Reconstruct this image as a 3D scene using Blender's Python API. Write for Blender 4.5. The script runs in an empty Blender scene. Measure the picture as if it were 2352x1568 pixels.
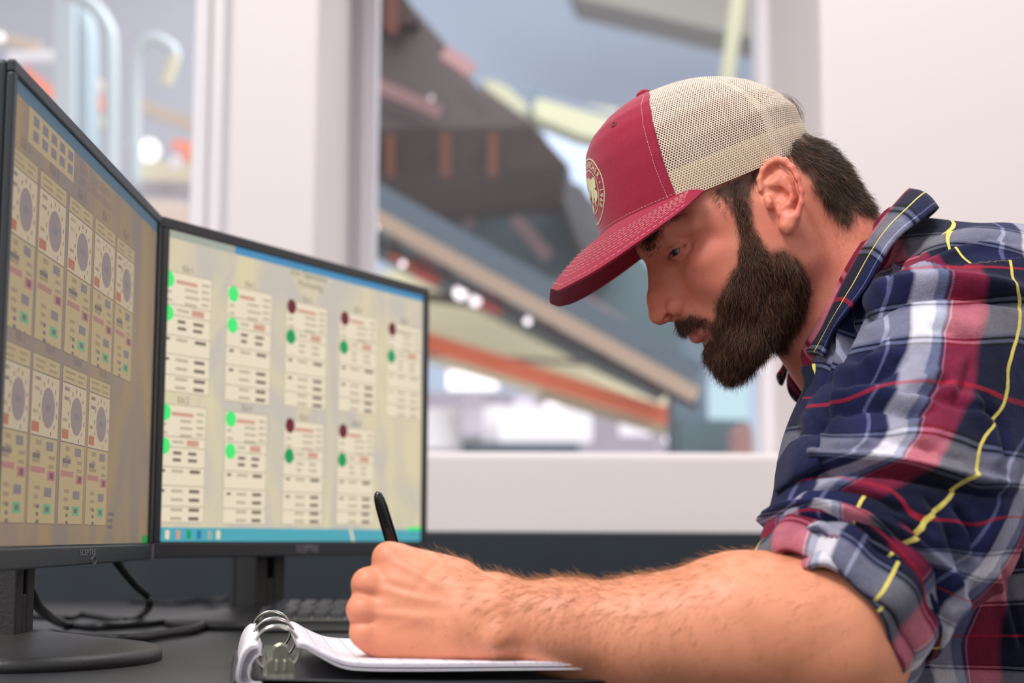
import bpy, bmesh, math, random
import numpy as np
from mathutils import Vector, Matrix, Quaternion

# ---------------------------------------------------------------- camera, world, light, exposure
F = 3700.0; TH = math.atan((1230-784)/F); RHO = 0.0045
CAM = np.array([0.0, 0.0, 0.86])
_r0 = np.array([1.0,0,0]); _u0 = np.array([0,-math.sin(TH),math.cos(TH)]); CF = np.array([0,math.cos(TH),math.sin(TH)])
CR = _r0*math.cos(RHO)+_u0*math.sin(RHO); CU = -_r0*math.sin(RHO)+_u0*math.cos(RHO)
S = bpy.context.scene; COL = S.collection
cd = bpy.data.cameras.new('camera'); cam = bpy.data.objects.new('camera', cd); COL.objects.link(cam)
cd.sensor_width = 36; cd.lens = F/2352*36; cd.clip_start = 0.05
cam.matrix_world = Matrix(((CR[0],CU[0],-CF[0],CAM[0]),(CR[1],CU[1],-CF[1],CAM[1]),(CR[2],CU[2],-CF[2],CAM[2]),(0,0,0,1)))
cd.dof.use_dof = True; cd.dof.focus_distance = 1.385; cd.dof.aperture_fstop = 4.1
S.camera = cam
S.view_settings.view_transform = 'Standard'; S.view_settings.look = 'None'
S.view_settings.gamma = 1; S.view_settings.use_curve_mapping = False
S.view_settings.exposure = 0.0
S.cycles.use_denoising = True
S.cycles.max_bounces = 8; S.cycles.transparent_max_bounces = 12
w = bpy.data.worlds.new('world'); S.world = w; w.use_nodes = True
w.node_tree.nodes['Background'].inputs[0].default_value = (0.93,0.95,1.0,1)
w.node_tree.nodes['Background'].inputs[1].default_value = 0.88
_n=w.node_tree.nodes; _tc=_n.new('ShaderNodeTexCoord'); _sx=_n.new('ShaderNodeSeparateXYZ'); _cr=_n.new('ShaderNodeValToRGB')   # bright room above, dim floor below
w.node_tree.links.new(_tc.outputs['Generated'],_sx.inputs[0]); _mr=_n.new('ShaderNodeMapRange'); _mr.inputs[1].default_value=-1; w.node_tree.links.new(_sx.outputs[2],_mr.inputs[0]); w.node_tree.links.new(_mr.outputs[0],_cr.inputs[0])
_cr.color_ramp.elements[0].position=.40; _cr.color_ramp.elements[0].color=(.20,.19,.19,1); _cr.color_ramp.elements[1].position=.60; _cr.color_ramp.elements[1].color=(.86,.88,.93,1)
w.node_tree.links.new(_cr.outputs[0],_n['Background'].inputs[0])

def area(name, loc, target, size, power, col=(1,1,1), sy=None):
    l = bpy.data.lights.new(name, 'AREA'); l.energy = power; l.size = size; l.color = col
    if sy: l.shape = 'RECTANGLE'; l.size_y = sy
    o = bpy.data.objects.new(name, l); COL.objects.link(o); o.location = loc
    o.rotation_euler = (Vector(target)-Vector(loc)).to_track_quat('-Z','Y').to_euler(); return o
area('ceiling_panel_light', (-1.05,-.15,3.75), (0.1,1.5,0.95), 0.9, 104, (1,0.96,0.92))
area('ceiling_panel_light', (0.8,2.1,2.9), (0.5,1.6,1.0), 0.8, 10, (1,0.97,0.95))
area('side_fill_light', (-1.5,0.0,1.75), (0.25,1.45,1.05), 1.1, 6.5, (1,0.97,0.95))  # added fill aimed at his head, not a fitting of the room
area('hall_fill_light', (1.5,6.5,5.5), (-.5,7.5,1.5), 4, 560, (.95,.97,1.0))  # unseen area lamp added to brighten the hall, no actual roof opening

# ---------------------------------------------------------------- geometry helpers
def ray(px, py):
    d = CR*(px-1176)/F + CU*(784-py)/F + CF
    return d
def W(px, py, Y):
    d = ray(px, py); return CAM + d*(Y/d[1])
def proj(P):
    P = np.asarray(P, float); q = P-CAM; z = q@CF
    return np.stack([1176+F*(q@CR)/z, 784-F*(q@CU)/z], -1)
def V(p): return Vector([float(c) for c in p])

def lin(c):
    return tuple(((x/255)/12.92 if x/255 <= .04045 else ((x/255+.055)/1.055)**2.4) for x in c)
MATS = {}
def mat(name, rgb, rough=.5, metal=0, emis=0, var=0, vscale=8, bump=0, bscale=200, spec=.5, sheen=0):
    """procedural principled material; rgb is an sRGB 0..255 triple"""
    if name in MATS: return MATS[name]
    m = bpy.data.materials.new(name); m.use_nodes = True; nt = m.node_tree; b = nt.nodes['Principled BSDF']
    c = lin(rgb); b.inputs['Base Color'].default_value = (*c,1); b.inputs['Roughness'].default_value = rough
    b.inputs['Metallic'].default_value = metal; b.inputs['Specular IOR Level'].default_value = spec
    if sheen: b.inputs['Sheen Weight'].default_value = sheen
    if emis:
        b.inputs['Emission Color'].default_value = (*c,1); b.inputs['Emission Strength'].default_value = emis
        b.inputs['Base Color'].default_value = (0.01,0.01,0.01,1)
    tc = nt.nodes.new('ShaderNodeTexCoord')
    if var:
        n = nt.nodes.new('ShaderNodeTexNoise'); n.inputs['Scale'].default_value = vscale; n.inputs['Detail'].default_value = 5
        nt.links.new(tc.outputs['Object'], n.inputs['Vector'])
        r = nt.nodes.new('ShaderNodeMapRange'); r.inputs[1].default_value=.3; r.inputs[2].default_value=.7
        r.inputs[3].default_value = 1-var; r.inputs[4].default_value = 1+var
        nt.links.new(n.outputs['Fac'], r.inputs[0])
        x = nt.nodes.new('ShaderNodeVectorMath'); x.operation='SCALE'; x.inputs[0].default_value = c
        nt.links.new(r.outputs[0], x.inputs['Scale'])
        nt.links.new(x.outputs[0], b.inputs['Emission Color' if emis else 'Base Color'])
    if bump:
        n2 = nt.nodes.new('ShaderNodeTexNoise'); n2.inputs['Scale'].default_value = bscale; n2.inputs['Detail'].default_value = 4
        nt.links.new(tc.outputs['Object'], n2.inputs['Vector'])
        bp = nt.nodes.new('ShaderNodeBump'); bp.inputs['Strength'].default_value = bump; bp.inputs['Distance'].default_value = .002
        nt.links.new(n2.outputs['Fac'], bp.inputs['Height']); nt.links.new(bp.outputs[0], b.inputs['Normal'])
    MATS[name] = m; return m

class MB:
    """collects quads, boxes, tubes; build() links them as ONE mesh object"""
    def __init__(s): s.v=[]; s.f=[]; s.m=[]
    def add(s, vs, fs, mi=0):
        n=len(s.v); s.v += [tuple(map(float,p)) for p in vs]; s.f += [tuple(i+n for i in f) for f in fs]; s.m += [mi]*len(fs); return s
    def box(s, lo, hi, mi=0, T=None):
        (x0,y0,z0),(x1,y1,z1)=lo,hi
        vs=[(x0,y0,z0),(x1,y0,z0),(x1,y1,z0),(x0,y1,z0),(x0,y0,z1),(x1,y0,z1),(x1,y1,z1),(x0,y1,z1)]
        if T: vs=[T(p) for p in vs]
        return s.add(vs,[(0,3,2,1),(4,5,6,7),(0,1,5,4),(1,2,6,5),(2,3,7,6),(3,0,4,7)],mi)
    def beam(s, a, b, wdt, dep, mi=0):
        a=V(a); b=V(b); d=(b-a).normalized(); up=Vector((0,1,0)); side=d.cross(up).normalized(); up=side.cross(d)
        vs=[]
        for p in (a,b):
            for i,j in ((-1,-1),(1,-1),(1,1),(-1,1)): vs.append(p+side*wdt/2*i+up*dep/2*j)
        return s.add(vs,[(0,1,2,3),(7,6,5,4),(0,4,5,1),(1,5,6,2),(2,6,7,3),(3,7,4,0)],mi)
    def tube(s, pts, r, n=12, mi=0, closed=False, caps=True):
        pts=[V(p) for p in pts]; N=len(pts); rr = r if hasattr(r,'__len__') else [r]*N
        rings=[]; prev=None
        for i,p in enumerate(pts):
            if closed: t=(pts[(i+1)%N]-pts[i-1]).normalized()
            else: t=(pts[min(i+1,N-1)]-pts[max(i-1,0)]).normalized()
            if prev is None:
                a=Vector((0,0,1)) if abs(t.z)<.9 else Vector((1,0,0)); x=t.cross(a).normalized()
            else: x=(prev-t*prev.dot(t)).normalized()
            prev=x; y=t.cross(x); rings.append([p+(x*math.cos(2*math.pi*k/n)+y*math.sin(2*math.pi*k/n))*rr[i] for k in range(n)])
        vs=[v for R in rings for v in R]; fs=[]
        M=N if closed else N-1
        for i in range(M):
            for k in range(n):
                a=i*n+k; b=i*n+(k+1)%n; c=((i+1)%N)*n+(k+1)%n; d=((i+1)%N)*n+k; fs.append((a,b,c,d))
        if caps and not closed: fs.append(tuple(range(n-1,-1,-1))); fs.append(tuple((N-1)*n+k for k in range(n)))
        return s.add(vs,fs,mi)
    def lathe(s, prof, c=(0,0,0), axis=None, n=24, mi=0):
        """prof: (r, h) pairs around axis through c"""
        ax=V(axis).normalized() if axis is not None else Vector((0,0,1))
        a=Vector((0,0,1)) if abs(ax.z)<.9 else Vector((1,0,0)); x=ax.cross(a).normalized(); y=ax.cross(x); c=V(c)
        vs=[c+ax*h+(x*math.cos(2*math.pi*k/n)+y*math.sin(2*math.pi*k/n))*max(r,1e-5) for r,h in prof for k in range(n)]
        fs=[(i*n+k,i*n+(k+1)%n,(i+1)*n+(k+1)%n,(i+1)*n+k) for i in range(len(prof)-1) for k in range(n)]
        fs.append(tuple(range(n-1,-1,-1))); fs.append(tuple((len(prof)-1)*n+k for k in range(n)))
        return s.add(vs,fs,mi)
    def grid(s, P, mi=0, wrap=False):
        """P: 2D list of points"""
        R=len(P); C=len(P[0]); vs=[p for row in P for p in row]; fs=[]
        for i in range(R-1):
            for j in range(C if wrap else C-1):
                j2=(j+1)%C; fs.append((i*C+j,i*C+j2,(i+1)*C+j2,(i+1)*C+j))
        return s.add(vs,fs,mi)
    def build(s, name, mats, parent=None, smooth=False, bevel=0, solid=0, sub=0, off=0):
        me=bpy.data.meshes.new(name); me.from_pydata(s.v,[],s.f); me.update()
        for m in (mats if isinstance(mats,(list,tuple)) else [mats]): me.materials.append(m)
        me.polygons.foreach_set('material_index', s.m)
        bm=bmesh.new(); bm.from_mesh(me); bmesh.ops.recalc_face_normals(bm, faces=bm.faces); bm.to_mesh(me); bm.free()
        if smooth: me.polygons.foreach_set('use_smooth',[True]*len(me.polygons))
        o=bpy.data.objects.new(name,me); COL.objects.link(o)
        if parent is not None: o.parent=parent; o.matrix_parent_inverse = parent_mat(parent).inverted()
        if solid: m=o.modifiers.new('thickness','SOLIDIFY'); m.thickness=solid; m.offset=off
        if bevel: m=o.modifiers.new('bevel','BEVEL'); m.width=bevel; m.segments=3; m.limit_method='ANGLE'
        if sub: m=o.modifiers.new('subdiv','SUBSURF'); m.levels=sub; m.render_levels=sub
        return o
def parent_mat(p):
    m = p.matrix_basis.copy()
    while p.parent is not None:
        m = p.parent.matrix_basis @ (p.matrix_parent_inverse @ m) if True else m
        p = p.parent
    return m
def tag(o, label=None, cat=None, group=None, kind=None):
    if label: o['label']=label
    if cat: o['category']=cat
    if group: o['group']=group
    if kind: o['kind']=kind
    return o
def thing(name, loc, label, cat, group=None):
    o=bpy.data.objects.new(name,None); COL.objects.link(o); o.location=V(loc); o.empty_display_size=.05
    return tag(o,label,cat,group)
def text_polys(txt, size, extrude=0.0, align='CENTER'):
    """letters as (verts, faces) in the XY plane"""
    c=bpy.data.curves.new('t','FONT'); c.body=txt; c.size=size; c.align_x=align; c.align_y='CENTER'; c.resolution_u=3
    o=bpy.data.objects.new('t',c); COL.objects.link(o); dg=bpy.context.evaluated_depsgraph_get()
    me=bpy.data.meshes.new_from_object(o.evaluated_get(dg)); vs=[tuple(v.co) for v in me.vertices]; fs=[tuple(p.vertices) for p in me.polygons]
    bpy.data.objects.remove(o); bpy.data.curves.remove(c); bpy.data.meshes.remove(me); return vs,fs
rnd=random.Random(7)
# ---------------------------------------------------------------- the room: window wall, sill wall, desk-height band, floor
DW=2.75; DG=3.36; ZS=float(W(1400,1038,DW)[2])          # wall face, glass plane, top of the sill wall
M_wall=mat('white_wall_paint',(228,218,217),.6,bump=.05,bscale=60)
M_rev=mat('white_frame_paint',(236,232,236),.35)
M_band=mat('dark_backsplash_laminate',(32,41,50),.5,var=.12,vscale=9)
M_floor=mat('grey_floor',(120,118,116),.6,var=.1,vscale=3)
xL0=float(W(521,300,DW)[0]); xL1=float(W(730,300,DW)[0]); xR=float(W(1887,300,DW)[0])
def struct(mb,name,m,parent=None,**k):
    o=mb.build(name,m,parent,**k)
    if parent is None: tag(o,kind='structure')
    return o
ZT=2.6
wb=MB(); wb.box((-2.6,DW,0),(1.9,DG+.1,ZS)); wb.box((xL0,DW,ZS),(xL1,DG+.1,ZT)); wb.box((xR,DW,ZS),(1.9,DG+.1,ZT)); wb.box((-2.6,DW,ZT-.25),(1.9,DG+.1,ZT))
struct(wb,'wall_back',M_wall,bevel=.012)
struct(MB().box((-2.6,.2,-.05),(1.9,DG+.1,0)),'floor',M_floor)
struct(MB().box((1.9,.2,0),(2.0,DG+.1,ZT)),'wall_right',M_wall)
bt=float(W(1400,1221,DW-.02)[2])
struct(MB().box((-2.6,DW-.025,0),(1.9,DW-.001,bt)),'trim_1',M_band,bevel=.004)
# window glass: clear, thin, reflecting at grazing angles, pale reflection haze mixed in as diffuse white
def glass_mat(name, haze, tint=(1,1,1)):
    m=bpy.data.materials.new(name); m.use_nodes=True; nt=m.node_tree; nt.nodes.clear()
    out=nt.nodes.new('ShaderNodeOutputMaterial'); tr=nt.nodes.new('ShaderNodeBsdfTransparent'); tr.inputs[0].default_value=(*tint,1)
    gl=nt.nodes.new('ShaderNodeBsdfGlossy'); gl.inputs['Roughness'].default_value=.03; fr=nt.nodes.new('ShaderNodeFresnel'); fr.inputs[0].default_value=1.24
    mx=nt.nodes.new('ShaderNodeMixShader'); nt.links.new(fr.outputs[0],mx.inputs[0]); nt.links.new(tr.outputs[0],mx.inputs[1]); nt.links.new(gl.outputs[0],mx.inputs[2])
    df=nt.nodes.new('ShaderNodeBsdfDiffuse'); df.inputs[0].default_value=(.85,.87,.9,1); m2=nt.nodes.new('ShaderNodeMixShader'); m2.inputs[0].default_value=haze
    nt.links.new(mx.outputs[0],m2.inputs[1]); nt.links.new(df.outputs[0],m2.inputs[2]); nt.links.new(m2.outputs[0],out.inputs[0]); return m
G1=glass_mat('hazy_window_glass',.12); G2=glass_mat('window_glass',.018)
def window(name, x0, x1, z0, z1, fw, gm):
    f=MB(); y0,y1=DG-.05,DG+.05
    f.box((x0,y0,z0),(x0+fw,y1,z1)); f.box((x1-fw,y0,z0),(x1,y1,z1)); f.box((x0,y0,z0),(x1,y1,z0+fw*.5)); f.box((x0,y0,z1-fw),(x1,y1,z1))
    f.box((x0+fw*.45,y0-.02,z0),(x0+fw*.62,y0,z1)); f.box((x1-fw*.62,y0-.02,z0),(x1-fw*.45,y0,z1))
    o=f.build(name,M_rev,bevel=.004); tag(o,kind='structure')
    MB().box((x0+fw*.8,DG-.004,z0+fw*.3),(x1-fw*.8,DG+.004,z1-fw*.8)).build('pane',gm,o)
    return o
window('window_1',-2.5,float(W(522,300,DG)[0]),ZS,2.35,.066,G1)
window('window_2',xL1,float(W(1790,300,DG)[0]),ZS,2.35,.05,G2)
struct(MB().box((float(W(1790,300,DG)[0]),DG-.05,ZS),(xR,DG+.1,2.35)),'trim_2',M_rev)
# ---------------------------------------------------------------- the mill hall seen through the windows
def HM(n,c,**k): return mat(n,c,k.pop('rough',.6),**k)
H_blue=HM('pale_blue_cladding',(196,210,230)); H_brown=HM('rusty_brown_steel',(70,48,44),var=.35,vscale=1.5)
H_grey=HM('greasy_grey_steel',(92,80,80),var=.3,vscale=2); H_dk=HM('dark_brown_steel',(46,26,22),var=.4,vscale=3)
H_teal=HM('grey_green_steel',(76,96,104),var=.25,vscale=2.2); H_slate=HM('slate_blue_painted_steel',(98,116,130))
H_tan=HM('tan_painted_rail',(196,172,150)); H_or=HM('orange_painted_steel',(255,128,84)); H_rust=HM('rust_orange_steel',(104,52,32))
H_cream=HM('pale_yellow_panel',(222,214,178)); H_yel=HM('pale_yellow_paint',(176,174,146)); H_wh=HM('white_panel',(236,232,234))
H_red=HM('red_paint',(205,70,60)); H_gal=HM('galvanised_duct',(186,198,204),rough=.4,metal=.1); H_lil=HM('lilac_grey_steel',(150,140,152),var=.15,vscale=2)
H_conc=HM('hall_floor_concrete',(205,198,196),var=.1,vscale=.8)
H_lamp=mat('lamp_glow',(255,244,250),.5,emis=2.2); H_day=mat('daylight_opening_glow',(250,244,252),.5,emis=1.15); H_cy=mat('cyan_daylight_opening_glow',(196,228,240),.5,emis=.95)
MB().box((-14,3.6,.0),(16,18,.02)).build('floor_hall',H_conc)['kind']='structure'
bpy.data.objects['floor_hall'].name='floor'
def slab(pts, D, th, m, name, label, cat, group=None, parent=None, beam=0):
    """an upright plate, box or web whose outline is given where it stands, with real thickness"""
    yf=1228+(CAM[2]-.02)*F/D; pts=[(x,yf) if 1035<=y<1100 else (x,y) for x,y in pts]      # what ends behind the sill stands on the hall floor
    mb=MB(); f=[W(x,y,D) for x,y in pts]; b=[p+np.array([0,th,0]) for p in f]; n=len(pts)
    mb.add(f+b,[tuple(range(n)),tuple(range(2*n-1,n-1,-1))]+[(i,(i+1)%n,n+(i+1)%n,n+i) for i in range(n)])
    o=mb.build(name,m,parent)
    if label: tag(o,label,cat,group)
    return o
def bar(a,b,D,wpx,m,name,label,cat,group=None,D2=None,parent=None):
    D2=D2 or D; mb=MB().beam(W(*a,D),W(*b,D2),wpx*D/F,wpx*D/F*.8); o=mb.build(name,m,parent)
    if label: tag(o,label,cat,group)
    return o
# far cladding and roof
o=slab([(-300,-300),(1500,-300),(2500,-300),(2500,1010),(-300,1010)],15,.2,H_blue,'wall_hall',None,None); o.name='wall_far'; o['kind']='structure'
o=slab([(1250,-200),(1900,-200),(1900,120),(1650,70),(1330,-5)],12,.5,HM('tan_roof_panel',(150,146,136)),'ceiling',None,None); o['kind']='structure'
# the big brown machine hopper
hp=thing('hopper',W(1000,410,6.0),'huge rusty brown machine hopper hanging behind the middle window','machine')
slab([(815,-60),(880,-60),(1040,120),(1092,195),(1232,288),(700,320),(700,-60)],6.0,.9,H_grey,'chute',None,None,parent=hp)['label']='grey brown sloping upper chute'
slab([(700,300),(1225,290),(1305,378),(700,410)],5.8,.9,H_dk,'skirt',None,None,parent=hp)
slab([(700,-60),(905,-60),(962,50),(700,80)],5.9,.3,H_brown,'hood',None,None,parent=hp)
for i,(x,wd) in enumerate(((835,30),(885,22),(1010,26),(1120,24))): slab([(x,306),(x+wd,306),(x+wd,400),(x,402)],5.75,.04,H_rust,'rib',None,None,parent=hp)
slab([(885,-60),(912,-60),(912,78),(885,70)],5.85,.04,H_rust,'rib',None,None,parent=hp)
bar((1020,120),(1085,165),5.7,34,HM('pink_motor_housing',(196,150,150)),'motor_housing',None,None,parent=hp)
bar((850,190),(1010,260),5.8,30,HM('pinkish_pipe',(150,112,112)),'pipe',None,None,parent=hp)
# grey-green machine below the cross girder
gm=thing('sorting_machine',W(1100,700,6.6),'grey green sorting machine under the pale cross girder','machine')
slab([(700,440),(1290,400),(1385,480),(1560,700),(1560,880),(1400,800),(700,430)],6.9,1.0,H_teal,'housing',None,None,parent=gm)
slab([(1270,395),(1340,430),(1420,560),(1400,640),(1330,560)],6.6,.3,HM('dark_grey_steel',(78,78,82),var=.2),'cover',None,None,parent=gm)
for a,b,wd in (((930,450),(960,560),34),((1050,430),(1080,520),28),((960,500),(1150,470),18),((1180,500),(1260,590),30),((1280,640),(1450,760),22)):
    bar(a,b,6.8,wd,HM('dusty_pink_brace',(150,126,130)),'brace',None,None,parent=gm)
bar((700,432),(1310,398),6.3,26,H_slate,'girder','pale blue grey cross girder just under the brown hopper','girder')
bar((700,458),(1290,415),6.4,8,HM('dark_slate_pipe',(60,72,84)),'pipe','thin dark pipe hung under the pale cross girder','pipe')
# inclined conveyor
cv=thing('conveyor',W(1200,700,5.4),'long inclined conveyor running down from upper left to right behind the man','conveyor')
bar((640,330),(1600,868),5.4,62,H_slate,'side_frame',None,None,parent=cv)
bar((640,375),(1600,908),5.35,34,H_tan,'handrail',None,None,parent=cv)['label']='tan lower rail'
bar((700,470),(1600,935),5.5,14,H_dk,'lower_chord',None,None,parent=cv)
for x in (900,1020,1140,1260,1380,1490): bar((x,520+(x-900)*.56),(x+14,570+(x-900)*.56),5.45,10,H_brown,'strut',None,None,parent=cv)
pf=thing('platform',W(1200,900,8.0),'raised sorting platform with yellow panels and an orange beam below the conveyor','platform')
# lower hall: yellow panels, orange beam, bright openings
slab([(800,640),(1010,600),(1300,720),(1560,880),(1560,980),(1240,900),(900,800),(800,780)],8.2,.2,H_cream,'guard_panel',None,None,parent=pf)
bar((820,660),(1130,700),8.0,22,H_brown,'cross_beam',None,None,parent=pf)
bar((900,810),(1420,838),7.9,10,HM('mauve_rail',(150,120,128)),'rail',None,None,parent=pf)
bar((900,760),(1560,965),7.6,40,H_or,'handrail_beam',None,None,parent=pf)
bar((1240,905),(1560,1000),7.7,22,H_yel,'kick_plate',None,None,parent=pf)
bar((1380,820),(1560,905),7.5,20,H_brown,'platform_edge',None,None,parent=pf)
bar((900,580),(1010,640),7.4,26,H_or,'pipe_section',None,None,parent=pf)
slab([(958,580),(1010,590),(1004,640),(950,625)],7.2,.2,H_red,'valve_box',None,None,parent=pf)
slab([(1105,645),(1160,665),(1150,712),(1095,690)],7.2,.2,H_red,'control_box',None,None,parent=pf)
slab([(800,900),(1400,900),(1700,960),(1700,1060),(800,1060)],11,.2,H_lil,'low_wall','lilac grey low partition at the back of the hall','partition')
slab([(960,940),(1150,930),(1150,1030),(960,1030)],9.6,.3,H_wh,'cabinet','white cabinet low behind the right monitor edge','cabinet')
slab([(1060,1015),(1330,1015),(1330,1060),(1060,1060)],9.0,.3,H_teal,'pallet','grey green pallet on the hall floor below the bright doorway','pallet')
for a,b,m_,nm,lab in (((1145,932),(1360,1012),H_day,'doorway','large bright doorway in the back of the hall'),
                  ((1028,852),(1142,890),H_lamp,'strip_lamp','oblong white lamp under the orange beam'),
                  ((1255,917),(1345,935),H_lamp,'strip_light','narrow white lamp right above the bright doorway'),
                  ((1425,958),(1495,998),H_day,'skylight_opening','smaller bright opening between doorway and blue column'),
                  ((1600,880),(1722,1022),H_cy,'side_doorway','pale cyan bright opening between column and window frame')):
    o=slab([(a[0],a[1]),(b[0],a[1]),(b[0],b[1]),(a[0],b[1])],9.4,.1,m_,nm,lab,'opening' if 'opening' in lab or 'doorway' in lab else 'lamp')
for a,b in (((1060,905),(1110,905)),((1180,910),(1225,930))):
    slab([a,(b[0],a[1]),(b[0],1000),(a[0],1000)],9.5,.1,HM('pale_lilac_panel',(196,188,200)),'locker','pale lilac locker panel left of the bright doorway' if a[0]<1100 else 'pale lilac locker panel touching the bright doorway','locker')
o=slab([(1548,690),(1625,690),(1628,1040),(1550,1040)],7.0,.35,H_slate,'column','blue grey steel column standing behind the beard','column')
slab([(1560,960),(1720,965),(1720,1045),(1560,1045)],6.9,.2,H_teal,'bin','grey green bin at the foot of the blue grey column','bin')
slab([(1690,985),(1712,970),(1728,985),(1728,1045),(1685,1045)],5.6,.2,HM('dusty_rose_sack',(170,128,126)),'sack','rose brown sack standing at the window frame corner','sack')
slab([(1108,180),(1160,195),(1230,255),(1200,265),(1120,205)],7.5,.2,H_yel,'girder_flange','pale yellow girder end beside the hopper slope','girder')
slab([(1225,225),(1420,250),(1420,330),(1330,310),(1228,268)],7.8,.2,H_yel,'gantry_beam','wide pale yellow gantry beam left of the cap','beam')
bar((1195,205),(1420,270),7.4,12,HM('slate_pipe',(120,132,150)),'gantry_rail','thin slate rail above the wide yellow gantry beam','rail')
bar((1232,205),(1215,260),7.3,12,H_slate,'hanger','short slate hanger joining hopper and gantry rail','hanger')
bar((1702,-60),(1668,190),6.5,32,H_yel,'ladder_pole','leaning pale yellow pole beside right window frame','pole')
slab([(1240,290),(1370,340),(1370,470),(1300,400)],8.6,.2,HM('soft_blue_panel',(176,190,214)),'panel_sheet','pale blue sheet between hopper corner and cap','panel')
def lamp(px,py,D,rpx,label,m=H_lamp):
    t=thing('hall_lamp',W(px,py,D),label,'lamp','round lamps in the hall')
    c=W(px,py,D); r=rpx*D/F
    MB().lathe([(r*math.sin(a),-r*math.cos(a)) for a in [math.pi*k/8 for k in range(9)]],c,n=16).build('bulb',m,t,smooth=True)
    MB().lathe([(r*.3,r*.95),(r*.55,r*1.15),(r*.25,r*1.8)],c,n=12).build('holder',HM('lamp_holder_grey',(170,170,176)),t)
H_lampd=mat('dim_lamp_glow',(225,215,222),.5,emis=1.1)
lamp(990,226,5.5,6,'small dim round lamp in front of the brown hopper',H_lampd)
lamp(862,522,5.1,7,'small white round lamp on the conveyor rail next to the white post')
lamp(925,606,5.2,7,'white round lamp over the top edge of the right monitor')
lamp(1058,672,6.8,16,'brightest white round lamp under the conveyor')
lamp(1092,690,6.8,12,'round lamp touching the brightest lamp on its right')
lamp(1212,738,5.2,8,'lilac white round lamp hung under the middle of the conveyor')
lamp(1538,1008,9.0,12,'round lamp low beside the foot of the blue grey column')
# what stands behind the left window
slab([(-200,-100),(540,-100),(540,520),(-200,520)],9.5,.2,HM('pale_grey_violet_cladding',(150,150,162)),'partition_wall','pale grey partition closing the view behind the left window','partition')
dr=thing('pipe_rack',W(200,300,7.0),'frame of small boxes, rails and panels behind the ducts in the left window','machine')
bar((150,-40),(150,330),6.0,44,H_gal,'duct','upright pale duct left of the two curved ducts','duct')
def cduct(pts,D,wpx,label,name='bent_duct',m=None):
    P=[np.array(W(x,y,D)) for x,y in pts]; out=[]
    for i in range(len(P)-1):
        p0=P[max(i-1,0)];p1=P[i];p2=P[i+1];p3=P[min(i+2,len(P)-1)]
        for k in range(8):
            t=k/8; out.append(.5*((2*p1)+(-p0+p2)*t+(2*p0-5*p1+4*p2-p3)*t*t+(-p0+3*p1-3*p2+p3)*t**3))
    out.append(P[-1]); return tag(MB().tube(out,wpx*D/F/2,14).build(name,m or H_gal,smooth=True),label,'duct')
cduct([(150,-20),(205,8),(245,60),(255,130),(255,420)],5.6,34,'large curved pale duct bending down in the left window')
cduct([(310,430),(310,180),(322,110),(355,90),(395,112),(400,135)],5.4,30,'walking stick shaped pale duct near the window frame')
cduct([(402,128),(392,160),(378,195)],5.3,28,'short cream spout at the end of the walking stick duct','spout',H_cream)
cduct([(175,10),(190,60),(196,130),(196,470)],6.2,60,'broad blue grey duct behind the large curved duct','vertical_duct',HM('blue_grey_duct',(158,178,188)))
bar((-60,70),(90,110),7,26,H_tan,'rail_beam',None,None,parent=dr)
bar((20,132),(150,128),6.8,24,H_wh,'white_pipe',None,None,parent=dr)
bar((55,165),(140,235),7,30,H_or,'orange_chute',None,None,parent=dr)
slab([(190,165),(225,175),(225,200),(190,190)],7,.1,H_tan,'bracket',None,None,parent=dr)
slab([(192,215),(238,218),(236,248),(192,246)],6.9,.1,H_or,'junction_box',None,None,parent=dr)
slab([(182,255),(232,262),(232,288),(184,282)],6.9,.1,H_yel,'plate',None,None,parent=dr)
bar((320,240),(470,300),6.6,30,H_tan,'sloping_rail',None,None,parent=dr)
slab([(300,370),(470,370),(470,415),(300,415)],7.2,.1,H_cream,'cream_panel',None,None,parent=dr)
slab([(300,412),(470,425),(470,450),(300,440)],7.1,.1,H_lil,'grey_shelf',None,None,parent=dr)
slab([(320,455),(470,465),(470,520),(320,520)],7.0,.1,HM('peach_panel',(232,204,184)),'peach_panel',None,None,parent=dr)
slab([(395,318),(440,325),(440,365),(395,362)],7.0,.1,H_or,'orange_box',None,None,parent=dr)
lamp(310,243,6.4,13,'round lamp at the upper end of the tan sloping rail')
lamp(305,330,6.4,12,'small very bright lamp left of the large lamp pair')
lamp(342,345,6.6,26,'largest white lamp in the left window')
lamp(405,372,6.5,17,'lilac lamp under the orange box at the window frame',H_lampd)
lamp(0,85,6.4,10,'lamp cut by the left edge of the picture')
import time as _t; _T0=_t.time()
# ---------------------------------------------------------------- modelling of soft forms: blended volumes turned into one surface
def smin(a,b,k):
    h=np.maximum(k-np.abs(a-b),0)/k; return np.minimum(a,b)-h*h*k*.25
def rc(a,b,r1,r2=None,k=.006,op='u'):
    r2=r1 if r2 is None else r2; a=np.array(a,float); b=np.array(b,float); ba=b-a; L2=max(ba@ba,1e-12)
    def f(p):
        t=np.clip(((p-a)@ba)/L2,0,1)[...,None]; return np.linalg.norm(p-a-t*ba,axis=-1)-(r1+(r2-r1)*t[...,0])
    return (op,k,f,(a+b)/2,np.linalg.norm(ba)/2+max(r1,r2))
def el(c,r,B=None,k=.006,op='u'):
    c=np.array(c,float); r=np.array(r,float); B=np.eye(3) if B is None else B
    def f(p):
        q=(p-c)@B.T; k0=np.linalg.norm(q/r,axis=-1); k1=np.linalg.norm(q/(r*r),axis=-1); return k0*(k0-1)/np.maximum(k1,1e-6)
    return (op,k,f,c,r.max())
def chain(pts,rs,k=.006,op='u'):
    return [rc(pts[i],pts[i+1],rs[i],rs[i+1],k,op) for i in range(len(pts)-1)]
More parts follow.
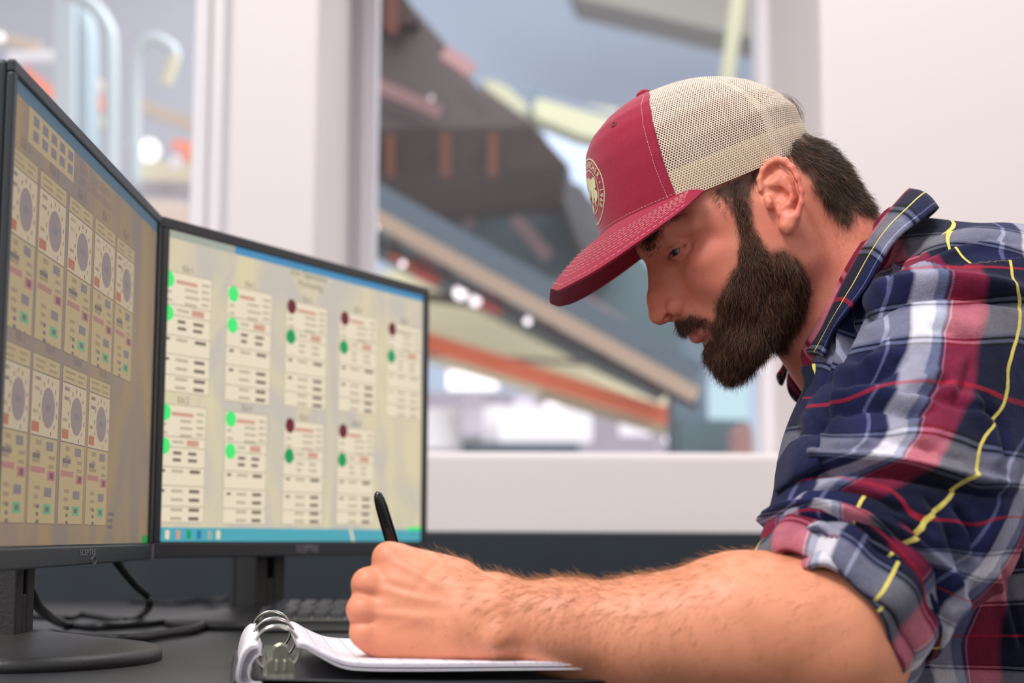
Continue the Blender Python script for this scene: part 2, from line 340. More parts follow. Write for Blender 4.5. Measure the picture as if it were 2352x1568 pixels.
def evalf(prims,p,c=None,R=None):
    d=np.full(p.shape[:-1],.5)
    for op,k,f,pc,pr in prims:
        if c is not None and pr is not None and np.linalg.norm(pc-c)>pr+R+.03: continue
        v=f(p)
        if op=='u': d=smin(d,v,k)
        elif op=='s': d=-smin(-d,v,k)
        elif op=='i': d=-smin(-d,-v,k)
    return d
def group(prims,k=.006,op='u',c=None,R=None):
    return (op,k,lambda p: evalf(prims,p),np.array(c) if c is not None else None,R)
def mesh_field(prims,lo,hi,h,nb=16,margin=2.2):
    lo=np.array(lo); n=np.ceil((np.array(hi)-lo)/(h*nb)).astype(int); N=n*nb+2; st=np.array([N[1]*N[2],N[2],1])
    bs=nb*h; rad=bs*math.sqrt(3)/2; V_=[];K_=[];E_=[]
    g=np.arange(nb+1)
    cen=np.stack(np.meshgrid(*[lo[a]+(np.arange(n[a])+.5)*bs for a in range(3)],indexing='ij'),-1)
    act=np.abs(evalf(prims,cen))<rad*margin
    off=np.array([(0,0,0),(1,0,0),(0,1,0),(0,0,1),(1,1,0),(1,0,1),(0,1,1),(1,1,1)])
    edges=[(a,b) for a in range(8) for b in range(a+1,8) if abs(off[a]-off[b]).sum()==1]
    for bi in np.argwhere(act):
        o=bi*nb; P=np.stack(np.meshgrid(*[lo[a]+(o[a]+g)*h for a in range(3)],indexing='ij'),-1)
        d=evalf(prims,P,cen[tuple(bi)],rad)
        if d.min()>0 or d.max()<0: continue
        C=[d[q[0]:q[0]+nb,q[1]:q[1]+nb,q[2]:q[2]+nb] for q in off]
        ins=sum((c<0).astype(int) for c in C); idx=np.argwhere((ins>0)&(ins<8))
        if len(idx):
            cv=np.stack([c[tuple(idx.T)] for c in C],-1); acc=np.zeros((len(idx),3)); cnt=np.zeros(len(idx))
            for a,b in edges:
                m=(cv[:,a]<0)!=(cv[:,b]<0); t=np.where(m,cv[:,a]/np.where(m,cv[:,a]-cv[:,b],1),0)
                acc+=np.where(m[:,None],off[a]+t[:,None]*(off[b]-off[a]),0); cnt+=m
            V_.append(lo+(o+idx+acc/cnt[:,None])*h); K_.append((o+idx)@st)
        s=d<0
        for ax in range(3):
            sl=[slice(0,nb)]*3; sh=[slice(0,nb)]*3; sh[ax]=slice(1,nb+1)
            A=s[tuple(sl)]; B=s[tuple(sh)]; ii=np.argwhere(A!=B)
            if len(ii): E_.append(np.column_stack([(o+ii),np.full(len(ii),ax),A[tuple(ii.T)]]))
    V_=np.concatenate(V_); K_=np.concatenate(K_); E_=np.concatenate(E_); od=np.argsort(K_); K_=K_[od]; V_=V_[od]
    quads=[]
    for ax in range(3):
        e=E_[E_[:,3]==ax]; b1,b2=[(1,2),(2,0),(0,1)][ax]; u1=np.zeros(3,int);u1[b1]=1;u2=np.zeros(3,int);u2[b2]=1
        q=np.stack([(e[:,:3]-u1-u2)@st,(e[:,:3]-u2)@st,e[:,:3]@st,(e[:,:3]-u1)@st],-1)
        q=np.where(e[:,4:5]>0,q,q[:,::-1]); quads.append(q)
    Q=np.concatenate(quads); J=np.searchsorted(K_,Q); J=np.minimum(J,len(K_)-1); ok=(K_[J]==Q).all(1); return V_,J[ok]
def normals(Vv,Q):
    a=Vv[Q[:,2]]-Vv[Q[:,0]]; b=Vv[Q[:,3]]-Vv[Q[:,1]]; fn=np.cross(a,b); n=np.zeros_like(Vv)
    for k in range(Q.shape[1]): np.add.at(n,Q[:,k],fn)
    return n/np.maximum(np.linalg.norm(n,axis=1,keepdims=True),1e-12)
def smooth_v(Vv,Q,it=1,lam=.5,w=None):
    for _ in range(it):
        acc=np.zeros_like(Vv); c=np.zeros(len(Vv))
        for k in range(4):
            np.add.at(acc,Q[:,k],Vv[Q[:,(k+1)%4]]); np.add.at(c,Q[:,k],1); np.add.at(acc,Q[:,k],Vv[Q[:,(k+3)%4]]); np.add.at(c,Q[:,k],1)
        t=acc/np.maximum(c,1)[:,None]; l=lam if w is None else (lam*w)[:,None]; Vv=Vv+(t-Vv)*l
    return Vv
def np_mesh(name,Vv,Q,mats,parent=None,uv=None,attrs=None,smooth=True):
    me=bpy.data.meshes.new(name); n=Q.shape[1]; me.vertices.add(len(Vv)); me.vertices.foreach_set('co',np.asarray(Vv,np.float32).ravel())
    me.loops.add(Q.size); me.loops.foreach_set('vertex_index',Q.astype(np.int32).ravel()); me.polygons.add(len(Q))
    me.polygons.foreach_set('loop_start',np.arange(0,Q.size,n,dtype=np.int32)); me.polygons.foreach_set('loop_total',np.full(len(Q),n,np.int32))
    me.update(calc_edges=True); me.validate()
    if smooth: me.polygons.foreach_set('use_smooth',np.ones(len(me.polygons),bool))
    for m in (mats if isinstance(mats,(list,tuple)) else [mats]): me.materials.append(m)
    if uv is not None:
        l=me.uv_layers.new(name='UVMap'); vi=np.zeros(len(me.loops),np.int32); me.loops.foreach_get('vertex_index',vi); l.data.foreach_set('uv',uv[vi].astype(np.float32).ravel())
    for k,a in (attrs or {}).items():
        at=me.attributes.new(k,'FLOAT','POINT'); at.data.foreach_set('value',a.astype(np.float32))
    o=bpy.data.objects.new(name,me); COL.objects.link(o)
    if parent is not None: o.parent=parent; o.matrix_parent_inverse=parent_mat(parent).inverted()
    return o
def poly_dist(P,line):
    """distance and signed side of 2D points to a polyline, and position along it 0..1"""
    line=np.array(line,float); best=np.full(len(P),1e9); side=np.zeros(len(P)); tt=np.zeros(len(P)); n=len(line)-1
    for i in range(n):
        a=line[i]; b=line[i+1]; ba=b-a; t=np.clip(((P-a)@ba)/(ba@ba),0,1); q=P-a-t[:,None]*ba; d=np.linalg.norm(q,axis=1)
        s=np.sign(ba[0]*(P[:,1]-a[1])-ba[1]*(P[:,0]-a[0])); m=d<best; best=np.where(m,d,best); side=np.where(m,s,side); tt=np.where(m,(i+t)/n,tt)
    return best,side,tt
def in_poly(P,poly):
    poly=np.array(poly,float); c=np.zeros(len(P),bool); j=len(poly)-1
    for i in range(len(poly)):
        xi,yi=poly[i]; xj,yj=poly[j]; m=((yi>P[:,1])!=(yj>P[:,1]))&(P[:,0]<(xj-xi)*(P[:,1]-yi)/(yj-yi+1e-9)+xi); c^=m; j=i
    return c
def rbf(src,val,lam=0.0):
    src=np.array(src,float); val=np.array(val,float); n=len(src)
    def U(d): return np.where(d>0,d*d*np.log(d+1e-12),0)
    K=U(np.linalg.norm(src[:,None]-src[None],axis=-1))+lam*np.eye(n); Pm=np.column_stack([np.ones(n),src]); m=Pm.shape[1]
    A=np.block([[K,Pm],[Pm.T,np.zeros((m,m))]]); w_=np.linalg.solve(A,np.concatenate([val,np.zeros((m,val.shape[1]))]))
    return lambda q: U(np.linalg.norm(q[:,None]-src[None],axis=-1))@w_[:n]+np.column_stack([np.ones(len(q)),q])@w_[n:]
def chunks(fn,q,s=60000): return np.concatenate([fn(q[i:i+s]) for i in range(0,len(q),s)])

# ---------------------------------------------------------------- head frame: f forward, u up, s towards his left (near) side, in cm
YAW=math.radians(10); HD=1.47
hs=np.array([math.sin(YAW),-math.cos(YAW),0]); hf0=np.array([-math.cos(YAW),-math.sin(YAW),0]); PT=math.radians(33)
hf=hf0*math.cos(PT)+np.array([0,0,-1])*math.sin(PT); hu=hf0*math.sin(PT)+np.array([0,0,1])*math.cos(PT)
HO=W(1742,478,HD)
RL=math.radians(5); hs,hu=hs*math.cos(RL)+hu*math.sin(RL),hu*math.cos(RL)-hs*math.sin(RL)
HB=np.array([hf,hu,hs])
def H(f,u,s=0): return HO+(hf*f+hu*u+hs*s)*.01
def toH(P): return (np.asarray(P)-HO)@HB.T*100
def LP(px,py,s):
    """point of the head seen at a pixel, s cm from the midplane"""
    r=ray(px,py); q=HO+hs*s*.01; t=((q-CAM)@hs)/(r@hs); return CAM+r*t
def LH(px,py,s): return toH(LP(px,py,s))
def he(f,u,s,rf,ru,rs,k=.006,op='u'): return el(H(f,u,s),np.array([rf,ru,rs])*.01,HB,k,op)
def hr(a,b,r1,r2=None,k=.006,op='u'): return rc(H(*a),H(*b),r1*.01,(r2 if r2 is not None else r1)*.01,k,op)
def both(fn): return [fn(1),fn(-1)]
# ---------------------------------------------------------------- desk
M_desk=mat('black_desk_laminate',(42,43,45),.5,var=.18,vscale=22,bump=.15,bscale=90)
ZD=.75
dk=thing('desk',(-.6,1.8,0),'black laminate desk carrying the monitors, keyboard and open binder','desk')
MB().box((-1.6,.62,ZD-.03),(.235,DW-.03,ZD)).build('desktop',M_desk,dk,bevel=.004)
for x in (-1.5,.15):
    for y in (.75,2.6): MB().box((x-.025,y-.025,0),(x+.025,y+.025,ZD-.03)).build('leg',mat('black_powder_coat',(30,31,33),.4),dk)
# ---------------------------------------------------------------- monitors
M_bez=mat('black_monitor_plastic',(38,42,46),.38,bump=.1,bscale=500); M_side=mat('black_gloss_rim',(16,18,20),.25)
M_stand=mat('black_stand_plastic',(46,44,44),.45,var=.1,vscale=30,bump=.2,bscale=300)
M_logo=mat('silver_logo_print',(170,165,172),.3,metal=.3)
def emat(name,rgb,strength,var=0,vs=6,var2=None):
    """lit screen pixels: emission plus a glossy face"""
    m=bpy.data.materials.new(name); m.use_nodes=True; nt=m.node_tree; b=nt.nodes['Principled BSDF']; c=lin(rgb)
    b.inputs['Base Color'].default_value=(.012,.012,.014,1); b.inputs['Roughness'].default_value=.5; b.inputs['Specular IOR Level'].default_value=.25
    b.inputs['Emission Strength'].default_value=strength; b.inputs['Emission Color'].default_value=(*c,1)
    if var:
        tc=nt.nodes.new('ShaderNodeTexCoord'); n=nt.nodes.new('ShaderNodeTexNoise'); n.inputs['Scale'].default_value=vs; n.inputs['Detail'].default_value=3; n.inputs['Distortion'].default_value=1.5
        mp=nt.nodes.new('ShaderNodeMapping'); mp.inputs['Scale'].default_value=(1,1,.45); nt.links.new(tc.outputs['Object'],mp.inputs[0]); nt.links.new(mp.outputs[0],n.inputs['Vector'])
        cr=nt.nodes.new('ShaderNodeValToRGB'); c2=lin(var2); cr.color_ramp.elements[0].position=.4; cr.color_ramp.elements[1].position=.6
        cr.color_ramp.elements[0].color=(*c,1); cr.color_ramp.elements[1].color=(*c2,1); nt.links.new(n.outputs['Fac'],cr.inputs[0]); nt.links.new(cr.outputs[0],b.inputs['Emission Color'])
    return m
class Monitor:
    def __init__(s, A, B, H, label, lean, zb=None):
        """A,B: lower front corners on the left and right as the viewer of the screen sees them"""
        s.A=np.array(A); s.B=np.array(B); s.B[2]=s.A[2]; s.H=H
        s.x=(s.B-s.A); s.Wd=np.linalg.norm(s.x); s.x/=s.Wd
        n=np.array([s.x[1],-s.x[0],0]); s.n=n                      # out of the screen
        s.z=np.array([0,0,1.0])*math.cos(lean)-n*math.sin(lean); s.n=np.cross(s.x,s.z)
        base=s.A+s.x*s.Wd/2; base[2]=ZD
        s.t=thing('monitor',base-n*.06,label,'monitor','the pair of computer monitors')
    def P(s,u,v,d=0): return s.A+s.x*u+s.z*v+s.n*d
    def uv(s,px,py,d=0):
        r=ray(px,py); t=((s.A+s.n*d-CAM)@s.n)/(r@s.n); q=CAM+r*t-s.A; return float(q@s.x),float(q@s.z)
    def build(s, bz, chin, pole_px):
        T=lambda p: s.P(p[0],p[2],-p[1]); Wd,H=s.Wd,s.H
        c=MB(); c.box((0,.002,0),(Wd,.022,H),T=T); c.box((.05,.022,.05),(Wd-.05,.05,H-.06),T=T)
        c.build('housing',M_bez,s.t,bevel=.003)
        b=MB(); b.box((0,-.004,0),(Wd,.002,chin),T=T); b.box((0,-.004,H-bz),(Wd,.002,H),T=T); b.box((0,-.004,chin),(bz,.002,H-bz),T=T); b.box((Wd-bz,-.004,chin),(Wd,.002,H-bz),T=T)
        b.build('bezel',M_bez,s.t,bevel=.0015)
        MB().box((bz*.9,-.0032,chin-.0006),(Wd-bz*.9,-.0002,chin+.0012),T=T).build('rim',M_side,s.t)
        # stand
        ctr=s.P(Wd/2,0,-.062); ctr[2]=ZD; xx=s.x; nn=np.array([xx[1],-xx[0],0])
        Tb=lambda p:(ctr+xx*p[0]+nn*p[1]+np.array([0,0,p[2]]))
        p=MB(); 
        p.box((-.030,-.030,.012),(.030,-.0205,.26),T=Tb); p.box((-.030,-.02,.012),(-.007,.012,.26),T=Tb); p.box((.007,-.02,.012),(.030,.012,.26),T=Tb); p.box((-.0065,-.02,.012),(.0065,.0117,.058),T=Tb); p.box((-.0065,-.02,.082),(.0065,.0117,.26),T=Tb)
        p.build('stand_pole',M_stand,s.t,bevel=.002)
        rings=[]
        for rr,h in ((1.0,0.0),(1.0,.006),(.985,.010),(.93,.012),(.6,.017),(.33,.022),(.15,.025),(.0,.025)):
            rings.append([Tb((.14*rr*math.cos(a),.012+.118*rr*math.sin(a),h)) for a in [2*math.pi*k/64 for k in range(64)]])
        g=MB().grid(rings,wrap=True); g.f.append(tuple(range(64))); g.m.append(0); g.build('stand_base',M_stand,s.t,smooth=True)
        s.q=MB(); s.mats=[]; s.bz=bz; s.chin=chin
        s.rect(bz,chin,Wd-bz,H-bz,0,0)
    def rect(s,u0,v0,u1,v1,mi,layer=1):
        s.q.add([s.P(u0,v0,.0004+layer*.0001),s.P(u1,v0,.0004+layer*.0001),s.P(u1,v1,.0004+layer*.0001),s.P(u0,v1,.0004+layer*.0001)],[(0,1,2,3)],mi)
    def ell(s,u,v,ru,rv,mi,layer=3,n=28):
        s.q.add([s.P(u+ru*math.cos(2*math.pi*k/n),v+rv*math.sin(2*math.pi*k/n),.0004+layer*.0001) for k in range(n)],[tuple(range(n))],mi)
    def text(s,t,u,v,size,mi,layer=3,sx=1,d=None):
        vs,fs=text_polys(t,size); s.q.add([s.P(u+a*sx,v+b,(.0004+layer*.0001) if d is None else d) for a,b,_ in vs],fs,mi)
    def lines(s,u0,u1,v,h,mi,n=1,gap=0,rag=.3):
        for i in range(n):
            s.rect(u0,v-i*gap-h/2,u1-(u1-u0)*rag*rnd.random(),v-i*gap+h/2,mi,3)
H_M=.37
R=Monitor(W(345,1282,1.73),W(975,1272,2.24),H_M,'right-hand black monitor facing the room with bright cream screen and green dots',.0)
R.build(.012,.0165,None)
L=Monitor(W(-28,1313,1.14),W(340,1283,1.722),H_M,'left-hand black monitor seen almost edge-on with dim tan screen of gauges',.0)
L.build(.0095,.0165,None)
# --- right screen picture
RM=[emat('screen_cream',(220,208,172),.95,1,9,(200,192,180)),emat('card_cream',(238,224,198),.93),emat('card_outline',(172,160,136),.9),emat('signal_green',(70,232,118),1.0),
    emat('signal_dark_green',(10,160,90),.9),emat('signal_maroon',(116,36,50),.8),emat('text_dark',(122,112,98),.8),emat('text_soft',(196,182,158),.9),
    emat('title_blue',(74,146,192),.9),emat('taskbar_teal',(78,168,184),.95),emat('title_grey',(170,176,164),.9),emat('soft_red',(214,160,140),.9),emat('icon_cream',(240,226,190),.9),emat('icon_blue',(40,120,170),.9)]
u0,u1=R.bz,R.Wd-R.bz; vb=R.chin; vt=H_M-R.bz
um=R.uv(540,560)[0]
R.rect(u0,vt-.0085,um,vt,10); R.rect(um,vt-.0085,u1,vt,8); R.rect(u0,vb,u1,vb+.0165,9)
for i,(x,mi) in enumerate(((359,13),(383,12),(408,11),(432,4),(456,13),(480,10),(500,12))):
    u,v=R.uv(x,1235); R.rect(u-.0035,vb+.004,u+.0035,vb+.0135,mi,2)
u,v=R.uv(950,1222); R.rect(u-.018,vb+.0155,u1,vb+.0205,3,2)
u,v=R.uv(805,1235); R.q.add([R.P(u-.004,vb+.0165,.0007),R.P(u+.002,vb+.0165,.0007),R.P(u+.009,vb,.0007),R.P(u+.003,vb,.0007)],[(0,1,2,3)],12)
cols=[(374,485,619,895,364,472,926,1198,'Kiln 1','Kiln 2',3),(522,623,655,918,517,612,944,1202,'Kiln 3','Kiln 4',3),(657,750,689,930,652,742,965,1203,'Kiln 5','Kiln 6',4),
      (780,865,714,942,776,858,980,1203,'Kiln 7','Kiln 8',4),(890,966,740,955,None,None,0,0,'Kiln 9','',4)]
def card(Mn,ux0,ux1,v1,v0,first,faint):
    hh=v1-v0; ww=ux1-ux0
    Mn.rect(ux0-.0008,v0-.0008,ux1+.0008,v1+.0008,2,1); Mn.rect(ux0,v0,ux1,v1,1,2)
    for fr in (.27,.36,.53,.69,.865): Mn.rect(ux0,v1-hh*fr-.0006,ux1,v1-hh*fr+.0004,2,3)
    tm=7
    Mn.lines(ux0+ww*.27,ux0+ww*.75,v1-hh*.075,.0042,11 if faint<2 else 7,1); Mn.lines(ux0+ww*.8,ux0+ww*.97,v1-hh*.06,.003,7,4,.0075,.2)
    Mn.lines(ux0+ww*.45,ux0+ww*.75,v1-hh*.13,.003,7,3,.008)
    Mn.lines(ux0+ww*.3,ux0+ww*.55,v1-hh*.315,.003,7,1); Mn.rect(ux0+ww*.6,v1-hh*.345,ux0+ww*.86,v1-hh*.29,11,3)
    Mn.lines(ux0+ww*.32,ux0+ww*.5,v1-hh*.41,.0035,6 if faint<1 else 7,2,.0075); Mn.lines(ux0+ww*.64,ux0+ww*.86,v1-hh*.41,.0035,6 if faint<1 else 7,2,.0075)
    for fr,n in ((.565,1),(.735,2),(.895,2)):
        if n==1 or fr<.8: Mn.rect(ux0+ww*.07,v1-hh*(fr+.012),ux0+ww*.17,v1-hh*(fr-.012),6 if faint<2 else 7,3)
        Mn.lines(ux0+ww*.3,ux0+ww*.56,v1-hh*fr,.0034,7,n,.0095,.15); Mn.lines(ux0+ww*.68,ux0+ww*.92,v1-hh*fr,.0038,6 if faint<2 else 7,n,.0095,.1)
    Mn.lines(ux0+ww*.05,ux0+ww*.2,v1-hh*.17,.003,7,2,.009); 
def dots(Mn,pts,r=.0098):
    for x,y,mi in pts:
        u,v=Mn.uv(x,y); Mn.ell(u,v,r,r*.93,mi,4)
for k,(a,b,c,d,a2,b2,c2,d2,t1,t2,g) in enumerate(cols):
    ua,va=R.uv(a,c); ub,vb_=R.uv(b,c+20); ud,vd=R.uv(a,d); card(R,ua,ub,va,max(vd,.16),k,k//2)
    R.text(t1,(ua+ub)/2,va+.006,.0115,6,sx=.7)
    if a2:
        ua,va=R.uv(a2,c2); ub,_=R.uv(b2,c2+20); ud,vd=R.uv(a2,d2); card(R,ua,ub,va,vd,k,k//2); R.text(t2,(ua+ub)/2,va+.006,.0115,6,sx=.7)
R.text('Kiln Operations',*R.uv(710,634),.0125,6,sx=.95); R.text('Monitoring',*R.uv(712,656),.0125,6,sx=.95)
dots(R,[(386,640,3),(384,717,3),(378,946,3),(376,1023,3),(535,675,3),(533,747,3),(529,962,3),(528,1036,3),(669,704,5),(667,773,4),(665,977,5),(663,1047,4),(791,731,5),(789,797,4),(787,990,5),(785,1056,4),(900,756,5),(898,818,4)])
R.q.build('screen',RM,R.t)
u,v=R.uv(699,1265); mb=MB(); vs,fs=text_polys('SCEPTRE',.0115); mb.add([R.P(u+a*1.05,.0085+b,.0046) for a,b,_ in vs],fs); mb.build('logo',M_logo,R.t)
# --- left screen picture (dim and low in contrast, as seen from its edge)
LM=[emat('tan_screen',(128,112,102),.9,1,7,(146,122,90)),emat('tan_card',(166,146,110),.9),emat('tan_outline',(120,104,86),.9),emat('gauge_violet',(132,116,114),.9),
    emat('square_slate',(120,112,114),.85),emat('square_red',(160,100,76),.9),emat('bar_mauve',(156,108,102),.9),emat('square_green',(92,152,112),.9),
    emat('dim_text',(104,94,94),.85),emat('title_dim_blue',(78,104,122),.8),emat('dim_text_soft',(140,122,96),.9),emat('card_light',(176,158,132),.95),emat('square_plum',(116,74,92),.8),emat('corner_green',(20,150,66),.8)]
u0,u1=L.bz,L.Wd-L.bz; vb=L.chin; vt=H_M-L.bz
L.rect(u0,vt-.011,u1,vt,9); 
vT1=L.uv(161,450)[1]; vB1=L.uv(145,806)[1]; vT2=L.uv(143,838)[1]; vB2=L.uv(126,1202)[1]
def uu(px,py): return L.uv(px,py)[0]
uc=[(L.bz+.002,uu(76,620)),(uu(83,620),uu(143,660)),(uu(151,660),uu(205,680)),(uu(212,680),uu(258,700)),(uu(263,700),uu(303,720))]
def lcard(a,b,v1,v0):
    h=v1-v0; w_=b-a
    L.rect(a-.001,v0-.001,b+.001,v1+.001,2,1); L.rect(a,v0,b,v1,1,2); L.rect(a,v1-h*.48,b,v1-h*.10,11,3)
    for fr in (.10,.48): L.rect(a,v1-h*fr-.0006,b,v1-h*fr+.0004,8,4)
    L.lines(a+w_*.1,a+w_*.5,v1-h*.03,.002,10,2,.005); L.lines(a+w_*.6,a+w_*.9,v1-h*.03,.002,10,2,.005)
    L.ell(a+w_*.6,v1-h*.30,w_*.25,h*.125,3,5); L.rect(a+w_*.5,v1-h*.32,a+w_*.7,v1-h*.28,4,6)
    for k in range(11):
        an=-1.2+k*.48; L.rect(a+w_*.6+w_*.33*math.cos(an)-.0012,v1-h*.30+h*.165*math.sin(an)-.0018,a+w_*.6+w_*.33*math.cos(an)+.0012,v1-h*.30+h*.165*math.sin(an)+.0018,8,5)
    L.lines(a+w_*.08,a+w_*.3,v1-h*.14,.003,8,2,.008); L.lines(a+w_*.06,a+w_*.26,v1-h*.34,.003,10,2,.008)
    L.rect(a+w_*.02,v1-h*.46,a+w_*.28,v1-h*.40,5,5)
    L.rect(a+w_*.58,v1-h*.56,a+w_*.84,v1-h*.505,4,5); L.lines(a+w_*.2,a+w_*.42,v1-h*.52,.004,10,2,.008)
    L.lines(a+w_*.1,a+w_*.45,v1-h*.60,.004,8,1); L.lines(a+w_*.1,a+w_*.45,v1-h*.63,.003,10,1); L.lines(a+w_*.7,a+w_*.95,v1-h*.60,.003,10,3,.007)
    L.rect(a+w_*.04,v1-h*.70,a+w_*.55,v1-h*.665,6,5); L.rect(a+w_*.66,v1-h*.74,a+w_*.95,v1-h*.68,6,5); L.rect(a+w_*.74,v1-h*.73,a+w_*.88,v1-h*.69,12,6)
    L.rect(a+w_*.56,v1-h*.84,a+w_*.84,v1-h*.785,4,5); L.lines(a+w_*.2,a+w_*.42,v1-h*.79,.003,10,3,.007)
    L.rect(a+w_*.54,v1-h*.945,a+w_*.84,v1-h*.885,7,5); L.lines(a+w_*.3,a+w_*.42,v1-h*.90,.003,8,3,.006); L.rect(a+w_*.62,v1-h*.93,a+w_*.76,v1-h*.90,8,6)
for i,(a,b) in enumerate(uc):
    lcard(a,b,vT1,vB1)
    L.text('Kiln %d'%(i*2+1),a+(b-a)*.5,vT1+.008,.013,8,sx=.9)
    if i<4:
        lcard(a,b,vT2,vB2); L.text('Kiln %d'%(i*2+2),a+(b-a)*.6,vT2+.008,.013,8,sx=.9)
ga,gv=L.uv(66,243); gb,gv2=L.uv(167,420); L.rect(ga,gv2,gb,gv,1,2)
for i in range(5):
    for j in range(2):
        L.rect(ga+(gb-ga)*(i*.19+.09),gv-.0115-.0115*j,ga+(gb-ga)*(i*.19+.21),gv-.0035-.0115*j,4,3)
L.text('Kiln Operations',*L.uv(219,415),.016,4,sx=1.15); L.text('Control Information',*L.uv(216,440),.015,4,sx=1.15)
L.rect(u1-.03,vb+.0005,u1-.002,vb+.009,13,2)
L.lines(*(L.uv(246,1180)[0],L.uv(262,1180)[0]),L.uv(246,1180)[1],.003,8,3,.006)
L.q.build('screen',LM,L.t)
mb=MB(); vs,fs=text_polys('SCEPTRE',.010); u,v=L.uv(190,1275); mb.add([L.P(u+a*1.6,.0105+b*.75,.0046) for a,b,_ in vs],fs); mb.build('logo',M_logo,L.t)
mb=MB().tube([L.P(uu(204,1290)+.009*math.cos(a),.0035+.0035*math.sin(a),.0044) for a in [2*math.pi*k/20 for k in range(20)]],.0004,6,closed=True)
mb.build('power_mark',mat('faint_grey_print',(120,120,124),.4),L.t)
MB().box((L.Wd-.0045,-.0055,.001),(L.Wd+.0005,-.0042,.0165),T=lambda p:L.P(p[0],p[2],-p[1])).build('sticker',mat('pale_grey_sticker',(140,132,140),.5),L.t)
# ---------------------------------------------------------------- cables, keyboard, binder, pen
def DP(px,py,z=ZD):
    r=ray(px,py); return CAM+r*((z-CAM[2])/r[2])
M_cab=mat('black_cable_rubber',(22,23,25),.45)
def spline(P,n=8,closed=False):
    P=[np.array(p,float) for p in P]; out=[]
    for i in range(len(P)-1):
        p0=P[max(i-1,0)];p1=P[i];p2=P[i+1];p3=P[min(i+2,len(P)-1)]
        for k in range(n):
            t=k/n; out.append(.5*((2*p1)+(-p0+p2)*t+(2*p0-5*p1+4*p2-p3)*t*t+(-p0+3*p1-3*p2+p3)*t**3))
    out.append(P[-1]); return out
def on(px,py,r=.004): return DP(px,py,ZD+r)
tag(MB().tube(spline([W(255,1270,1.62),W(275,1300,1.64),W(310,1342,1.68),W(338,1368,1.72),W(342,1392,1.76),on(325,1412,.0045),on(285,1423,.0045),on(235,1416,.0045),on(185,1410,.0045),on(150,1418,.0045),on(60,1412,.0045),on(-60,1400,.0045)]),.0042,12).build('monitor_cable',M_cab,smooth=True),'black cord dropping in a bend from behind the left monitor','cable')
tag(MB().tube(spline([W(40,1290,1.45),W(72,1362,1.50),W(95,1400,1.58),on(150,1434,.0055),on(230,1438,.0055),on(320,1432,.0055),on(400,1424,.0055),on(452,1427,.0055),on(468,1434,.0055),on(440,1446,.0055),on(370,1456,.0055),on(290,1466,.0055),on(180,1462,.0055),on(100,1452,.0055),on(40,1440,.0055)]),.0050,12).build('power_cable',M_cab,smooth=True),'thicker black cable looped on the desk behind the left stand base','cable')
tag(MB().tube(spline([W(560,1330,2.14),W(520,1375,2.16),on(470,1378,.0045),on(400,1385,.0045),on(300,1380,.0045)]),.0036,10).build('video_cable',M_cab,smooth=True),'thin dark cable behind the stand of the right monitor','cable')
# keyboard
M_key=mat('black_key_plastic',(40,41,44),.35); M_kb=mat('black_keyboard_plastic',(26,27,29),.45)
kb_o=DP(582,1452); kb=thing('keyboard',kb_o,'black keyboard half hidden behind the binder rings and fist','keyboard')
kx=np.array([.995,.10,0]); kx/=np.linalg.norm(kx); ky=np.array([-kx[1],kx[0],0])
KT=lambda p: kb_o+kx*p[0]+ky*p[1]+np.array([0,0,p[2]+max(p[1],0)*.07])
MB().box((0,0,.002),(.44,.145,.013),T=KT).add([KT((0,0,.002)),KT((.44,0,.002)),KT((.44,-.012,.001)),KT((0,-.012,.001)),KT((0,0,.010)),KT((.44,0,.010)),KT((.44,-.012,.004)),KT((0,-.012,.004))],[(0,1,2,3),(7,6,5,4),(3,2,6,7),(0,3,7,4),(1,5,6,2)]).build('case',M_kb,kb,bevel=.002)
MB().box((.004,.003,.013),(.436,.142,.0145),T=KT).build('key_plate',mat('grey_key_plate',(120,117,112),.6),kb)
kproto=None
for r in range(6):
    for c in range(15):
        o=KT((.008+c*.0192+(r%3)*.003,.006+r*.0215,.013))
        if kproto is None:
            m=MB(); b=[(-.0,0,0),(.0178,0,0),(.0178,.0185,0),(0,.0185,0)]; t=[(.0025,.003,.0085),(.0153,.003,.0085),(.0153,.0165,.0095),(.0025,.0165,.0095)]
            vs=[KT(np.array(p)+np.array([.008,.006,.013])) for p in b+t]; m.add(vs,[(0,3,2,1),(4,5,6,7),(0,1,5,4),(1,2,6,5),(2,3,7,6),(3,0,4,7)]); kproto=m.build('key',M_key,kb,bevel=.0012); k0=o; continue
        k=kproto.copy(); COL.objects.link(k); k.parent=kb; k.matrix_parent_inverse=kproto.matrix_parent_inverse.copy(); k.location=kproto.location+V(o-k0)
# ring binder
bo=np.array([-.170,1.19,ZD]); ba=np.array([-.163,.987,0]); ba/=np.linalg.norm(ba); bb=np.array([ba[1],-ba[0],0])
BD=lambda p: bo+bb*p[0]+ba*p[1]+np.array([0,0,p[2]])       # p = (right, away, up)
M_cover=mat('black_vinyl_cover',(24,25,27),.35,bump=.2,bscale=400); M_steel=mat('nickel_ring_steel',(196,192,186),.22,metal=1.0); M_sm=mat('smoky_clear_tab',(186,184,164),.2,metal=.75)
M_paper=mat('white_copy_paper',(232,226,234),.75)
bn=thing('ring_binder',BD((.03,.12,0)),'open black ring binder with curling white pages under the writing hand','binder')
MB().box((-.028,-.036,.0005),(.262,.262,.0035),T=BD).build('back_cover',M_cover,bn,bevel=.0012)
MB().grid([[BD((-.028+.002*math.sin(k),y,z)) for k,y in enumerate(np.linspace(-.036,.262,12))] for z in (.0005,)]+[[BD((x,y,z)) for y in np.linspace(-.036,.262,12)] for x,z in ((-.032,.004),(-.030,.008),(-.022,.009),(.000,.0085),(.030,.0075),(.060,.0065),(.12,.0052),(.258,.0050))]).build('inner_liner',mat('dark_grey_liner',(58,60,64),.4),bn,smooth=True,solid=.0012)
